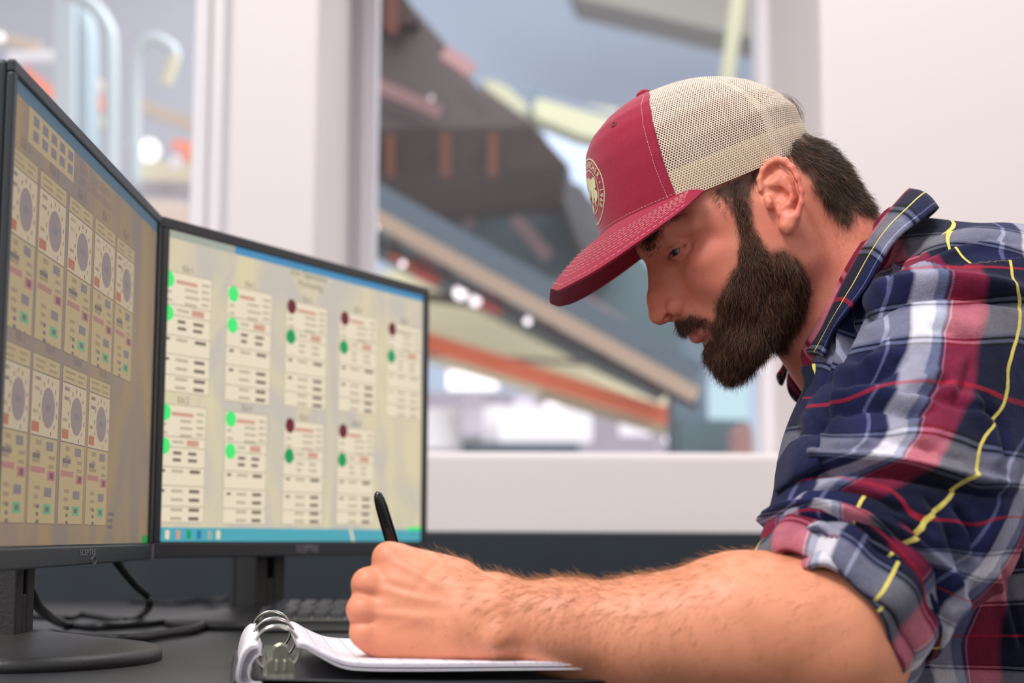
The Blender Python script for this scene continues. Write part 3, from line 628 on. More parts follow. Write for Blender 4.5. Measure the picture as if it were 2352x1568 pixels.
m=MB(); m.box((-.010,-.030,.0085),(.010,.245,.012),T=BD); m.box((-.006,-.030,.012),(.006,.245,.014),T=BD); m.build('ring_mechanism',M_steel,bn,bevel=.001)
for y in (0.0,.112,.230):
    c=(0,y,.0275); m=MB().tube([BD((c[0]+.0165*math.cos(a),y,c[2]+.0165*math.sin(a))) for a in [math.radians(-60)+math.radians(300)*k/40 for k in range(41)]],.00125,10); m.build('ring',M_steel,bn,smooth=True)
# release tab at the near end: bent plate with rounded head and two ribs
prof=[(-.0100,.000),(-.0102,.0075),(-.0085,.0098),(-.0062,.0115),(-.0060,.0170),(-.0045,.0205),(0,.0222),(.0045,.0205),(.0060,.0170),(.0062,.0115),(.0085,.0098),(.0102,.0075),(.0100,.000)]
m=MB(); f=[BD((x+.002,-.034-.004*(z/.02),z+.012)) for x,z in prof]; b=[BD((x+.002,-.0315-.004*(z/.02),z+.012)) for x,z in prof]; n=len(prof)
m.add(f+b,[tuple(range(n)),tuple(range(2*n-1,n-1,-1))]+[(i,(i+1)%n,n+(i+1)%n,n+i) for i in range(n)]); 
for x in (-.0028,.0028): m.box((x+.0011,-.0368,.014),(x+.0029,-.0335,.0225),T=BD)
m.box((-.008,-.034,.0085),(.012,-.026,.0135),T=BD); m.build('release_tab',M_sm,bn,bevel=.0012)
# loose leaves: right-hand pile climbing on to the rings, left-hand bundle curling under
def paper_mat():
    mm=bpy.data.materials.new('printed_form_paper'); mm.use_nodes=True; nt=mm.node_tree; N=nt.nodes; Lk=nt.links; b=N['Principled BSDF']; uv=N.new('ShaderNodeUVMap'); uv.uv_map='UVMap'
    br=N.new('ShaderNodeTexBrick'); br.offset=0; br.inputs['Scale'].default_value=1; br.inputs['Color1'].default_value=(*lin((236,230,238)),1); br.inputs['Color2'].default_value=(*lin((232,226,234)),1); br.inputs['Mortar'].default_value=(*lin((150,146,156)),1)
    br.inputs['Mortar Size'].default_value=.03; br.inputs['Brick Width'].default_value=1.6; br.inputs['Row Height'].default_value=.8; Lk.new(uv.outputs[0],br.inputs[0])
    n=N.new('ShaderNodeTexNoise'); n.inputs['Scale'].default_value=9; n.inputs['Detail'].default_value=2; Lk.new(uv.outputs[0],n.inputs[0]); r=N.new('ShaderNodeMapRange'); r.inputs[1].default_value=.60; r.inputs[2].default_value=.64; r.inputs[3].default_value=0; r.inputs[4].default_value=.45; Lk.new(n.outputs['Fac'],r.inputs[0])
    x=N.new('ShaderNodeMix'); x.data_type='RGBA'; Lk.new(r.outputs[0],x.inputs[0]); Lk.new(br.outputs[0],x.inputs[6]); x.inputs[7].default_value=(*lin((110,106,118)),1); Lk.new(x.outputs[2],b.inputs['Base Color']); b.inputs['Roughness'].default_value=.8; return mm
M_form=paper_mat()
def leaf(profile,y0,y1,m,name,th,ny=14,wob=.0):
    pr=spline([(x,0,z) for x,z in profile],6); P=[[BD((p[0]+wob*math.sin(y*30+p[0]*40),y,p[2])) for y in np.linspace(y0,y1,ny)] for p in pr]; R_=len(P); C_=ny
    Vv=np.array([p for r in P for p in r]); Q=np.array([(i*C_+j,i*C_+j+1,(i+1)*C_+j+1,(i+1)*C_+j) for i in range(R_-1) for j in range(C_-1)])
    L=np.r_[0,np.cumsum([np.linalg.norm(pr[i+1]-pr[i]) for i in range(R_-1)])]*100; uv=np.array([(L[i],np.linspace(y0,y1,ny)[j]*100) for i in range(R_) for j in range(C_)])
    o=np_mesh(name,Vv,Q,m,bn,uv=uv); s=o.modifiers.new('thickness','SOLIDIFY'); s.thickness=th; s.offset=-1; return o
for k,(dz,m_) in enumerate(((0,M_form),(-.0016,M_paper),(-.0030,M_paper),(-.0046,M_paper))):
    e=.002*math.sin(k*2.3); leaf([(.0135,.034+dz*.6),(.020,.0330+dz*.7),(.030,.0275+dz*.8),(.044,.0215+dz),(.060,.0190+dz),(.100,.0182+dz),(.160,.0182+dz),(.232+e,.0182+dz)],-.034-e,.246-e,m_,'leaf_pile',.0009)
for k,(dx,m_) in enumerate(((0,M_paper),(.0016,M_paper),(.0034,M_paper),(.0054,M_paper),(.0075,M_paper))):
    e=.003*math.sin(k*1.9); leaf([(-.0135+dx*.3,.0335-dx*.8),(-.019+dx*.5,.0325-dx),(-.0240+dx,.027-dx*.5),(-.0268+dx,.018),(-.0275+dx,.009+dx*.5),(-.0245+dx,.0045+dx*.4),(-.0175+dx,.0042+dx*.3)],-.040-e,.242-e,m_,'curled_leaves',.0006,wob=.0009)
# pen
pt=thing('pen',W(968,1486,1.285),'black capped marker pen standing up out of the writing fist','pen')
p0=W(972,1486,1.288); p1=W(866,1129,1.262); ax=(p1-p0); Lp=np.linalg.norm(ax); ax/=Lp
M_pen=mat('gloss_black_pen_plastic',(14,14,15),.18,spec=.6)
MB().lathe([(.0001,.0),(.0008,.001),(.0012,.008),(.0030,.012),(.0046,.020),(.0050,.030),(.0050,.090)],p0,ax,n=24).build('barrel',M_pen,pt,smooth=True)
MB().lathe([(.0050,.0),(.0053,.001),(.0052,.020),(.0048,Lp-.088),(.0042,Lp-.081),(.0032,Lp-.0775),(.0018,Lp-.0755),(.0001,Lp-.0748)],p0+ax*.0752,ax,n=28).build('cap',M_pen,pt,smooth=True)
MB().lathe([(.0053,.0),(.0055,.0004),(.0055,.0012),(.0053,.0016)],p0+ax*.078,ax,n=28).build('ring_band',mat('pale_steel_band',(170,176,184),.25,metal=.9),pt,smooth=True)
# ---------------------------------------------------------------- the man: one continuous body
person=thing('person',(.40,1.50,0.0),'bearded man in dark red and cream cap and plaid shirt, writing in a binder','person')
B=[]
# cranium, face
B+= [he(2.1,4.9,0,8.7,6.6,7.1,k=.01), he(-2.9,1.2,0,4.3,4.9,5.9,k=.02), he(5.6,-.2,0,5.5,5.8,6.2,k=.015), he(7.6,-5.0,0,4.0,4.3,4.0,k=.015)]
for sg in (1,-1):
    B+= [hr((1.0,-.8,sg*6.0),(1.9,-6.2,sg*5.2),1.4,1.5,.012), hr((1.9,-6.2,sg*5.2),(8.3,-9.3,sg*2.3),1.5,1.6,.012), hr((8.3,-9.3,sg*2.3),(9.9,-9.6,0),1.6,1.6,.012),
         he(7.9,-1.7,sg*4.7,2.3,1.4,1.5,.012), he(6.4,-4.2,sg*4.3,3.4,3.2,1.9,.014), he(3.4,-2.6,sg*5.6,3.2,3.6,1.4,.014),
         he(4.4,2.4,sg*6.0,3.6,3.2,1.2,.014)]
B+= [he(6.3,-6.9,0,5.0,3.2,4.4,k=.015), he(10.1,-9.5,0,1.5,1.5,1.9,k=.01)]
for sg in (1,-1): B+= [he(8.7,-2.9,sg*3.4,1.9,1.9,1.5,.016)]
for sg in (1,-1): B+= [hr((11.0,2.5,sg*.6),(9.6,2.7,sg*4.3),.95,.75,.008), hr((9.6,2.7,sg*4.3),(8.2,1.3,sg*5.6),.7,.6,.008)]
for sg in (1,-1): B+= [he(11.2,.7,sg*3.1,1.75,1.2,1.75,.005,'s'), he(10.7,.35,sg*4.4,1.7,.75,1.15,.006,'s')]
for sg in (1,-1):
    ec=H(9.3,.60,sg*3.25); nu=hu*.97+hf*.25; nl=-hu*.94+hf*.34
    B+= [group([el(ec,np.array([1.37,1.37,1.37])*.01,HB), ('i',.0006,lambda p,ec=ec,nu=nu: -((p-ec)@nu)+.0036,None,None)],.002,'u',ec,.014)]
    B+= [group([el(ec,np.array([1.36,1.36,1.36])*.01,HB), ('i',.0006,lambda p,ec=ec,nl=nl: -((p-ec)@nl)+.0088,None,None)],.002,'u',ec,.014)]
    cs=H(0,0,sg*4.22); B+= [group([el(ec,np.array([1.36,1.36,1.36])*.01,HB), ('i',.001,lambda p,cs=cs,sg=sg: -((p-cs)@hs)*sg,None,None)],.003,'u',ec,.014)]
    B+= chain([H(a,b,sg*c) for a,b,c in ((9.9,.50,1.8),(10.45,.70,2.5),(10.62,.76,3.25),(10.35,.72,4.05),(9.3,.48,4.75))],[.0009,.0012,.0013,.0012,.0009],.0015)
    B+= chain([H(a,b,sg*c) for a,b,c in ((9.9,.45,1.8),(10.35,.08,2.5),(10.45,-.06,3.25),(10.15,-.04,4.05),(9.3,.42,4.75))],[.0009,.0010,.0010,.0010,.0009],.0015)
    fu=[(9.9,1.35,2.0),(10.25,1.85,2.9),(10.0,1.9,3.9),(9.2,1.4,4.8)]
    B+= chain([H(a,b,sg*c) for a,b,c in fu],[.004,.005,.005,.0035],.006)
# nose
B+= [hr((11.15,1.2,0),(13.05,-2.1,0),.62,.78,.012), hr((13.05,-2.1,0),(13.75,-3.3,0),.78,.90,.008)]
for sg in (1,-1):
    B+= [hr((10.4,.9,sg*.75),(11.8,-2.7,sg*.85),.75,1.0,.012), he(11.75,-3.4,sg*1.38,1.05,.88,.66,.004), he(13.4,-3.5,sg*.45,.8,.75,.62,.006)]
B+= [hr((11.9,-4.0,0),(12.7,-3.5,0),.42,.4,.003)]
for sg in (1,-1): B+= [hr((12.7,-4.35,sg*.68),(11.7,-4.3,sg*1.15),.26,.40,.0015,'s'), hr((12.1,-3.9,sg*.8),(11.7,-3.7,sg*.9),.25,.2,.0015,'s')]
def surf_s(px,py,s0=4.0):
    ss=np.linspace(s0,0,120); P=np.array([LP(px,py,q) for q in ss]); d=evalf(B,P); k=int(np.argmax(d<0)); return ss[k]
NST=[LH(x,y,surf_s(x,y)-.07) for x,y in ((1526,734),(1534,727),(1544,717),(1552,707))]
for sg in (1,-1): B+= chain([H(q[0],q[1],q[2]*sg) for q in NST],[.0015,.0027,.0031,.0017],.001,'s')
# lips
B+= [he(11.45,-5.0,0,1.0,1.2,2.1,.008)]
for sg in (1,-1):
    a_=LH(1553,702,1.45); B+= [he(a_[0],a_[1],a_[2]*sg,.85,.80,.62,.003)]
# lips
B+= [he(11.45,-5.0,0,1.0,1.2,2.1,.008)]
for sg in (1,-1):
    a_=LH(1553,702,1.45); B+= [he(a_[0],a_[1],a_[2]*sg,.85,.80,.62,.003)]
    n1=LH(1523,736,1.35); n2=LH(1538,725,1.95); n3=LH(1551,710,2.15)
    B+= chain([H(q[0],q[1],q[2]*sg) for q in (n1,n2,n3)],[.0024,.0030,.0016],.0012,'s')
B+= chain([H(*p) for p in ((10.2,-5.9,-2.7),(11.6,-5.75,-1.4),(12.1,-5.65,0),(11.6,-5.75,1.4),(10.2,-5.9,2.7))],[.0025,.0042,.0048,.0042,.0025],.004)
B+= chain([H(*p) for p in ((10.1,-6.4,-2.5),(11.4,-6.75,-1.3),(11.9,-6.85,0),(11.4,-6.75,1.3),(10.1,-6.4,2.5))],[.0025,.0048,.0058,.0048,.0025],.004)
B+= chain([H(*p) for p in ((10.0,-6.15,-2.9),(11.9,-6.2,-1.6),(12.75,-6.2,0),(11.9,-6.2,1.6),(10.0,-6.15,2.9))],[.0007,.0011,.0013,.0011,.0007],.0015,'s')
# ears
def sE(px): return 7.15+(px-1742)/105*1.75
def ear(pts,rs,k,op='u',ds=0):
    out=[]
    P=[LH(x,y,sE(x)+ds) for x,y in pts]
    for sg in (1,-1):
        out+=chain([H(p[0],p[1],p[2]*sg) for p in P],[r*.01 for r in rs],k,op)
    return out
def earel(px,py,s,rf,ru,rs,k,op='u'):
    p=LH(px,py,s); return [he(p[0],p[1],p[2]*sg,rf,ru,rs,k,op) for sg in (1,-1)]
B+= ear([(1762,385),(1780,400),(1800,425),(1808,455),(1800,485)],[.55,.75,.8,.75,.55],.006,ds=-.75)
B+= ear([(1765,400),(1775,430),(1785,470)],[.8,.9,.8],.008,ds=-1.0)
B+= ear([(1790,400),(1808,425),(1815,450),(1806,480),(1806,505)],[.35,.36,.36,.38,.4],.006,ds=-.35)
B+= ear([(1747,436),(1745,412),(1753,391),(1767,375),(1785,367),(1803,370),(1819,386),(1831,410),(1840,440),(1840,466),(1831,494)],[.22,.26,.30,.31,.32,.32,.31,.29,.27,.27,.3],.0025,ds=.12)
B+= ear([(1757,424),(1772,424),(1787,416),(1792,404)],[.16,.2,.24,.18],.003,ds=-.05)
B+= ear([(1789,398),(1806,411),(1818,434),(1820,456),(1810,471),(1796,479),(1792,490)],[.16,.22,.24,.25,.24,.2,.2],.0025,ds=.0)
B+= ear([(1812,505),(1806,520),(1810,531)],[.62,.5,.34],.005,ds=-.12)
B+= ear([(1825,500),(1818,520)],[.35,.3],.004,ds=.05)
B+= ear([(1762,455),(1768,466),(1766,476)],[.28,.32,.25],.004,ds=.25)
B+= ear([(1772,437),(1788,442),(1800,451)],[.32,.50,.50],.002,'s',ds=.22)
B+= ear([(1782,455),(1786,468),(1784,481)],[.36,.34,.20],.002,'s',ds=.26)
B+= ear([(1762,408),(1770,396),(1784,388),(1797,390)],[.26,.36,.30,.18],.0025,'s',ds=.22)
B+= ear([(1790,386),(1811,396),(1826,422),(1830,446),(1829,466)],[.16,.20,.20,.18,.12],.002,'s',ds=.20)
# neck and throat
B+= [rc(H(-3.0,-2.0),W(1985,735,1.49),.056,.066,.03), rc(H(2.5,-7.0),W(1915,745,1.49),.034,.055,.02), rc(H(-3.5,-1.5,2.6),W(2040,670,1.47),.030,.034,.02)]
B+= [hr((.5,-3.0,6.3),(2.0,-15.0,2.0),.9,.9,.02)]
# trunk and upper arm inside the shirt
B+= [rc(W(1985,735,1.49),W(2250,1150,1.54),.07,.13,.04), rc(W(2250,1150,1.54),W(2420,1700,1.56),.13,.135,.04), rc(W(2150,760,1.39),W(2190,800,1.68),.05,.05,.04)]
B+= [rc(W(2200,780,1.38),W(2060,1200,1.26),.056,.05,.04), rc(W(2060,1200,1.26),W(1925,1440,1.205),.05,.050,.03)]
# far arm, resting in his lap
B+= chain([W(2190,800,1.70),W(2150,1300,1.80),W(1960,1620,1.72)],[.055,.05,.036],.03)
# forearm
AY=1.205
B+= chain([W(1925,1455,AY-.005),W(1800,1452,AY),W(1690,1445,AY+.003),W(1490,1463,AY+.008),W(1300,1441,AY+.014),W(1130,1421,AY+.020)],[.052,.0535,.0525,.0415,.0325,.0275],.02)
B+= [rc(W(1925,1520,AY-.005),W(1900,1480,AY),.038,.045,.03), rc(W(1500,1560,AY+.012),W(1350,1515,AY+.018),.018,.014,.02)]
B+= [rc(W(1130,1385,AY+.022),W(1060,1400,AY+.025),.0205,.024,.02), rc(W(1130,1455,AY+.010),W(1060,1448,AY+.014),.0195,.022,.02)]
B+= [el(W(1143,1470,AY-.012),(.006,.007,.007),None,.014)]      # wrist bone
# hand: four metacarpals, knuckles, curled fingers, thumb
HY=1.222
mc=[((893,1282),HY+.012,.0122),((845,1341),HY+.002,.0118),((832,1400),HY-.004,.0112),((836,1453),HY-.004,.0102)]
wr=[((1050,1345),HY+.010),((1060,1380),HY+.002),((1062,1420),HY-.001),((1055,1455),HY+.004)]
for (p,y,r),(q,y2) in zip(mc,wr): B+= [rc(W(*p,y+.003),W(*q,y2),r*.90,.0195,.008), rc(W(*p,y),W(p[0]+16,p[1]+3,y+.004),r,r,.004)]
B+= [el(W(960,1400,HY+.018),(.044,.022,.030),None,.02), rc(W(880,1474,HY+.004),W(1040,1468,HY+.012),.0125,.018,.014), rc(W(930,1320,HY+.012),W(1030,1360,HY+.012),.0155,.0205,.014)]
fing=[ # index, middle, ring, little: joint positions and radii
 [((893,1282),HY+.012),((905,1335),HY+.052),((955,1395),HY+.066),((962,1440),HY+.062)],
 [((845,1341),HY+.002),((872,1368),HY+.044),((925,1410),HY+.062),((955,1450),HY+.056)],
 [((832,1400),HY-.004),((850,1415),HY+.036),((905,1450),HY+.050),((945,1462),HY+.036)],
 [((836,1453),HY-.004),((856,1465),HY+.026),((900,1480),HY+.038),((935,1482),HY+.024)]]
for k,(fg,r) in enumerate(zip(fing,(.0105,.0105,.0098,.0088))):
    B+= chain([W(*p,y) for p,y in fg],[r*1.05,r,r*.88,r*.78],.004)
B+= chain([W(1040,1360,HY+.030),W(1000,1385,HY+.050),W(985,1420,HY+.062),W(972,1452,HY+.058)],[.017,.014,.0115,.0095],.006)   # thumb
BV,BQ=mesh_field(B,W(740,1600,1.3)-np.array([0,.35,.05]),np.array([.62,1.90,1.37]),.00105)
BV=smooth_v(BV,BQ,2,.5)
BN=normals(BV,BQ); PX=proj(BV); HC=toH(BV)
def dent(line,amp,w,sel=None,px=None,ridge=0.0):
    """press a crease (amp>0) or raise a cord (amp<0) along a line on the near side; amp in mm, w in px"""
    global BV
    d,s,t=poly_dist(PX,line); m=(BN[:,1]<-.05)&(d<w*4)
    if sel is not None: m&=sel
    fade=np.sin(np.pi*np.clip(t,.0,1))**.5*.7+.3; g=np.exp(-(d/w)**2)*fade
    BV=BV-BN*(amp*.001*(g-ridge*np.exp(-((d-1.8*w)/w)**2)*fade)*m)[:,None]
hand=(PX[:,0]<1150)&(PX[:,1]>1200)
for l,a,w_ in (([(822,1296),(850,1305),(880,1320)],1.7,9),([(806,1357),(835,1366),(870,1372)],1.8,9),([(795,1428),(825,1428),(865,1425)],1.5,9),
    ([(900,1285),(960,1315),(1020,1350)],-1.0,11),([(850,1345),(930,1368),(1020,1385)],-.9,11),([(838,1402),(930,1415),(1020,1418)],-.7,10),
    ([(1010,1290),(985,1310),(965,1345)],.8,10),([(870,1330),(905,1345),(960,1360)],.7,9),([(860,1400),(920,1395),(980,1400)],.7,12),([(1045,1420),(1060,1460),(1075,1500)],.9,8),([(900,1440),(960,1425),(1030,1440)],-.6,10)):
    dent(l,a,w_,hand)
face=PX[:,1]<900
for l,a,w_ in (([(1580,600),(1560,620),(1535,625)],.7,7),([(1575,560),(1590,555),(1602,545)],.5,4),([(1578,572),(1595,572),(1608,566)],.4,4),([(1575,735),(1600,715),(1612,690)],.5,9),
    ([(1530,600),(1545,610),(1565,603)],.5,5)):
    dent(l,a,w_,face)
BN=normals(BV,BQ)
# --- skin: colour differs between lips, ear, beard ground, nose and cheek
def blob(x,y,rx,ry,sel=None):
    g=np.exp(-(((PX[:,0]-x)/rx)**2+((PX[:,1]-y)/ry)**2)); return g if sel is None else g*sel
def hblob(f,u,s,rf,ru,rs): return np.exp(-(((HC[:,0]-f)/rf)**2+((HC[:,1]-u)/ru)**2+((np.abs(HC[:,2])-s)/rs)**2))
a_lip=np.clip(1.5*(hblob(11.9,-5.75,0,1.0,.36,2.0)+hblob(11.7,-6.8,0,1.1,.5,1.8)),0,1)
a_red=np.clip(hblob(13,-3,0,1.6,1.3,1.4)*.9+hblob(8.5,-1.5,4.8,3,2.2,2)*.55+((HC[:,1]<8)&(np.abs(HC[:,2])>7.6)&(PX[:,1]<600)&(PX[:,0]>1735))*.75*(np.clip((PX[:,0]-1790)/50,0.1,1)+.15)+hand*.35*np.clip((930-PX[:,0])/120,0,1)+hblob(-2,-8,4,4,4,4)*.5,0,1)
near=HC[:,2]>0
BEARD=[(1668,455),(1725,445),(1722,500),(1742,545),(1768,580),(1800,570),(1838,600),(1856,640),(1852,700),(1838,738),(1808,775),(1790,795),(1772,818),(1756,840),(1690,885),(1640,870),(1612,842),(1596,812),(1592,800),(1618,785),(1636,760),(1628,748),(1600,752),(1578,766),(1552,770),(1538,758),(1540,742),(1560,730),(1585,722),(1610,728),(1635,740),(1644,722),(1640,700),(1655,680),(1665,650),(1680,622),(1700,600),(1698,570),(1700,535),(1692,500),(1680,480)]
HM2=BV+0; mir=HC.copy(); mir[:,2]=np.abs(mir[:,2]); PM=proj(HO+(mir*.01)@HB)
isH=(HC[:,1]>-13)&(HC[:,0]>-4)&(HC[:,0]<14)&(PX[:,1]<920)
EARP=[(1738,440),(1740,395),(1757,364),(1785,350),(1812,354),(1836,380),(1853,420),(1859,460),(1849,505),(1830,540),(1812,552),(1792,540),(1778,500),(1762,480),(1750,460)]
earm=in_poly(PM,EARP)&(np.abs(HC[:,2])>6.2)
a_beard=(in_poly(PM,BEARD)&isH&~earm).astype(float)
SCALP=[(1640,435),(1720,395),(1745,380),(1760,360),(1900,320),(1990,460),(2003,500),(1985,478),(1950,470),(1935,500),(1905,480),(1890,450),(1868,420),(1850,400),(1740,400),(1725,440),(1722,455),(1668,455),(1690,500),(1668,470)]
a_scalp=((in_poly(PM,SCALP)|(((HC-LH(1387,547,0))@np.array([-.160,.988,0])>.2)&(HC[:,0]<10.5)))&(PX[:,1]<560)&~earm).astype(float)
def soften(a,n=6):
    for _ in range(n):
        acc=np.zeros(len(a)); c=np.zeros(len(a))
        for k in range(4): np.add.at(acc,BQ[:,k],a[BQ[:,(k+1)%4]]); np.add.at(c,BQ[:,k],1)
        a=.5*a+.5*acc/np.maximum(c,1)
    return a
a_beard_s=soften(a_beard,26); a_scalp_s=soften(a_scalp,6); a_arm=np.clip((PX[:,1]-1150)/80,0,1)
def skin_mat():
    m=bpy.data.materials.new('skin'); m.use_nodes=True; nt=m.node_tree; b=nt.nodes['Principled BSDF']; N=nt.nodes; Lk=nt.links
    tc=N.new('ShaderNodeTexCoord')
    def noise(sc,det,lo,hi,dist=0):
        n=N.new('ShaderNodeTexNoise'); n.inputs['Scale'].default_value=sc; n.inputs['Detail'].default_value=det; n.inputs['Distortion'].default_value=dist; Lk.new(tc.outputs['Object'],n.inputs[0])
        r=N.new('ShaderNodeMapRange'); r.inputs[1].default_value=lo; r.inputs[2].default_value=hi; Lk.new(n.outputs['Fac'],r.inputs[0]); return r.outputs[0]
    def mix(a,b_,fac):
        x=N.new('ShaderNodeMix'); x.data_type='RGBA'
        for s,v in ((6,a),(7,b_)):
            if isinstance(v,tuple): x.inputs[s].default_value=(*lin(v),1)
            else: Lk.new(v,x.inputs[s])
        if isinstance(fac,float): x.inputs[0].default_value=fac
        else: Lk.new(fac,x.inputs[0])
        return x.outputs[2]
    def attr(n_): a=N.new('ShaderNodeAttribute'); a.attribute_name=n_; return a.outputs['Fac']
    def mul(a,v):
        x=N.new('ShaderNodeMath'); x.operation='MULTIPLY'; Lk.new(a,x.inputs[0])
        if isinstance(v,float): x.inputs[1].default_value=v
        else: Lk.new(v,x.inputs[1])
        return x.outputs[0]
    c=mix((230,148,122),(214,122,100),noise(28,4,.35,.7))
    c=mix(c,(228,152,116),mul(attr('arm'),.85)); c=mix(c,(196,122,86),mul(mul(attr('arm'),noise(22,5,.48,.72,.6)),.55))
    c=mix(c,(206,92,78),mul(attr('red'),.55)); c=mix(c,(186,92,90),mul(attr('lip'),.9))
    c=mix(c,(176,100,84),mul(noise(420,2,.62,.75),.35))
    c=mix(c,(96,62,48),mul(attr('beard'),.82)); c=mix(c,(62,44,36),mul(attr('scalp'),.9))
    Lk.new(c,b.inputs['Base Color']); b.inputs['Roughness'].default_value=.48; b.inputs['Specular IOR Level'].default_value=.4
    b.inputs['Subsurface Weight'].default_value=.12; b.inputs['Subsurface Radius'].default_value=(1,.35,.2); b.inputs['Subsurface Scale'].default_value=.008
    n2=N.new('ShaderNodeTexNoise'); n2.inputs['Scale'].default_value=900; n2.inputs['Detail'].default_value=3; Lk.new(tc.outputs['Object'],n2.inputs[0])
    vo=N.new('ShaderNodeTexVoronoi'); vo.inputs['Scale'].default_value=700; Lk.new(tc.outputs['Object'],vo.inputs[0])
    ad=N.new('ShaderNodeMath'); ad.operation='ADD'; Lk.new(n2.outputs['Fac'],ad.inputs[0]); Lk.new(vo.outputs['Distance'],ad.inputs[1])
    bp=N.new('ShaderNodeBump'); bp.inputs['Strength'].default_value=.16; bp.inputs['Distance'].default_value=.0005; Lk.new(ad.outputs[0],bp.inputs['Height']); Lk.new(bp.outputs[0],b.inputs['Normal'])
    return m
body=np_mesh('body',BV,BQ,skin_mat(),person,attrs={'lip':a_lip,'red':a_red,'beard':a_beard_s,'scalp':a_scalp_s,'arm':a_arm})
# eyes: wet balls with iris and pupil
M_eye=mat('eye_white',(150,138,132),.2); M_iris=mat('grey_blue_iris',(58,66,70),.12); M_pup=mat('pupil',(8,8,9),.08)
for sg in (1,-1):
    c=H(9.3,.60,sg*3.25); gz=(hf*1.0-hu*.22+hs*.10*sg); gz/=np.linalg.norm(gz); prof=[(.0125*math.sin(a),-.0125*math.cos(a)) for a in np.linspace(0,math.pi,40)]
    mb=MB().lathe(prof,c,gz,n=32)
    rr=[i for i in range(39)]
    for fi,f in enumerate(mb.f):
        i=fi//32
        if i<39: mb.m[fi]=0 if i<32 else (1 if i<36 else 2)
    mb.m[-1]=2; e=mb.build('eyeball',[M_eye,M_iris,M_pup],person,smooth=True)
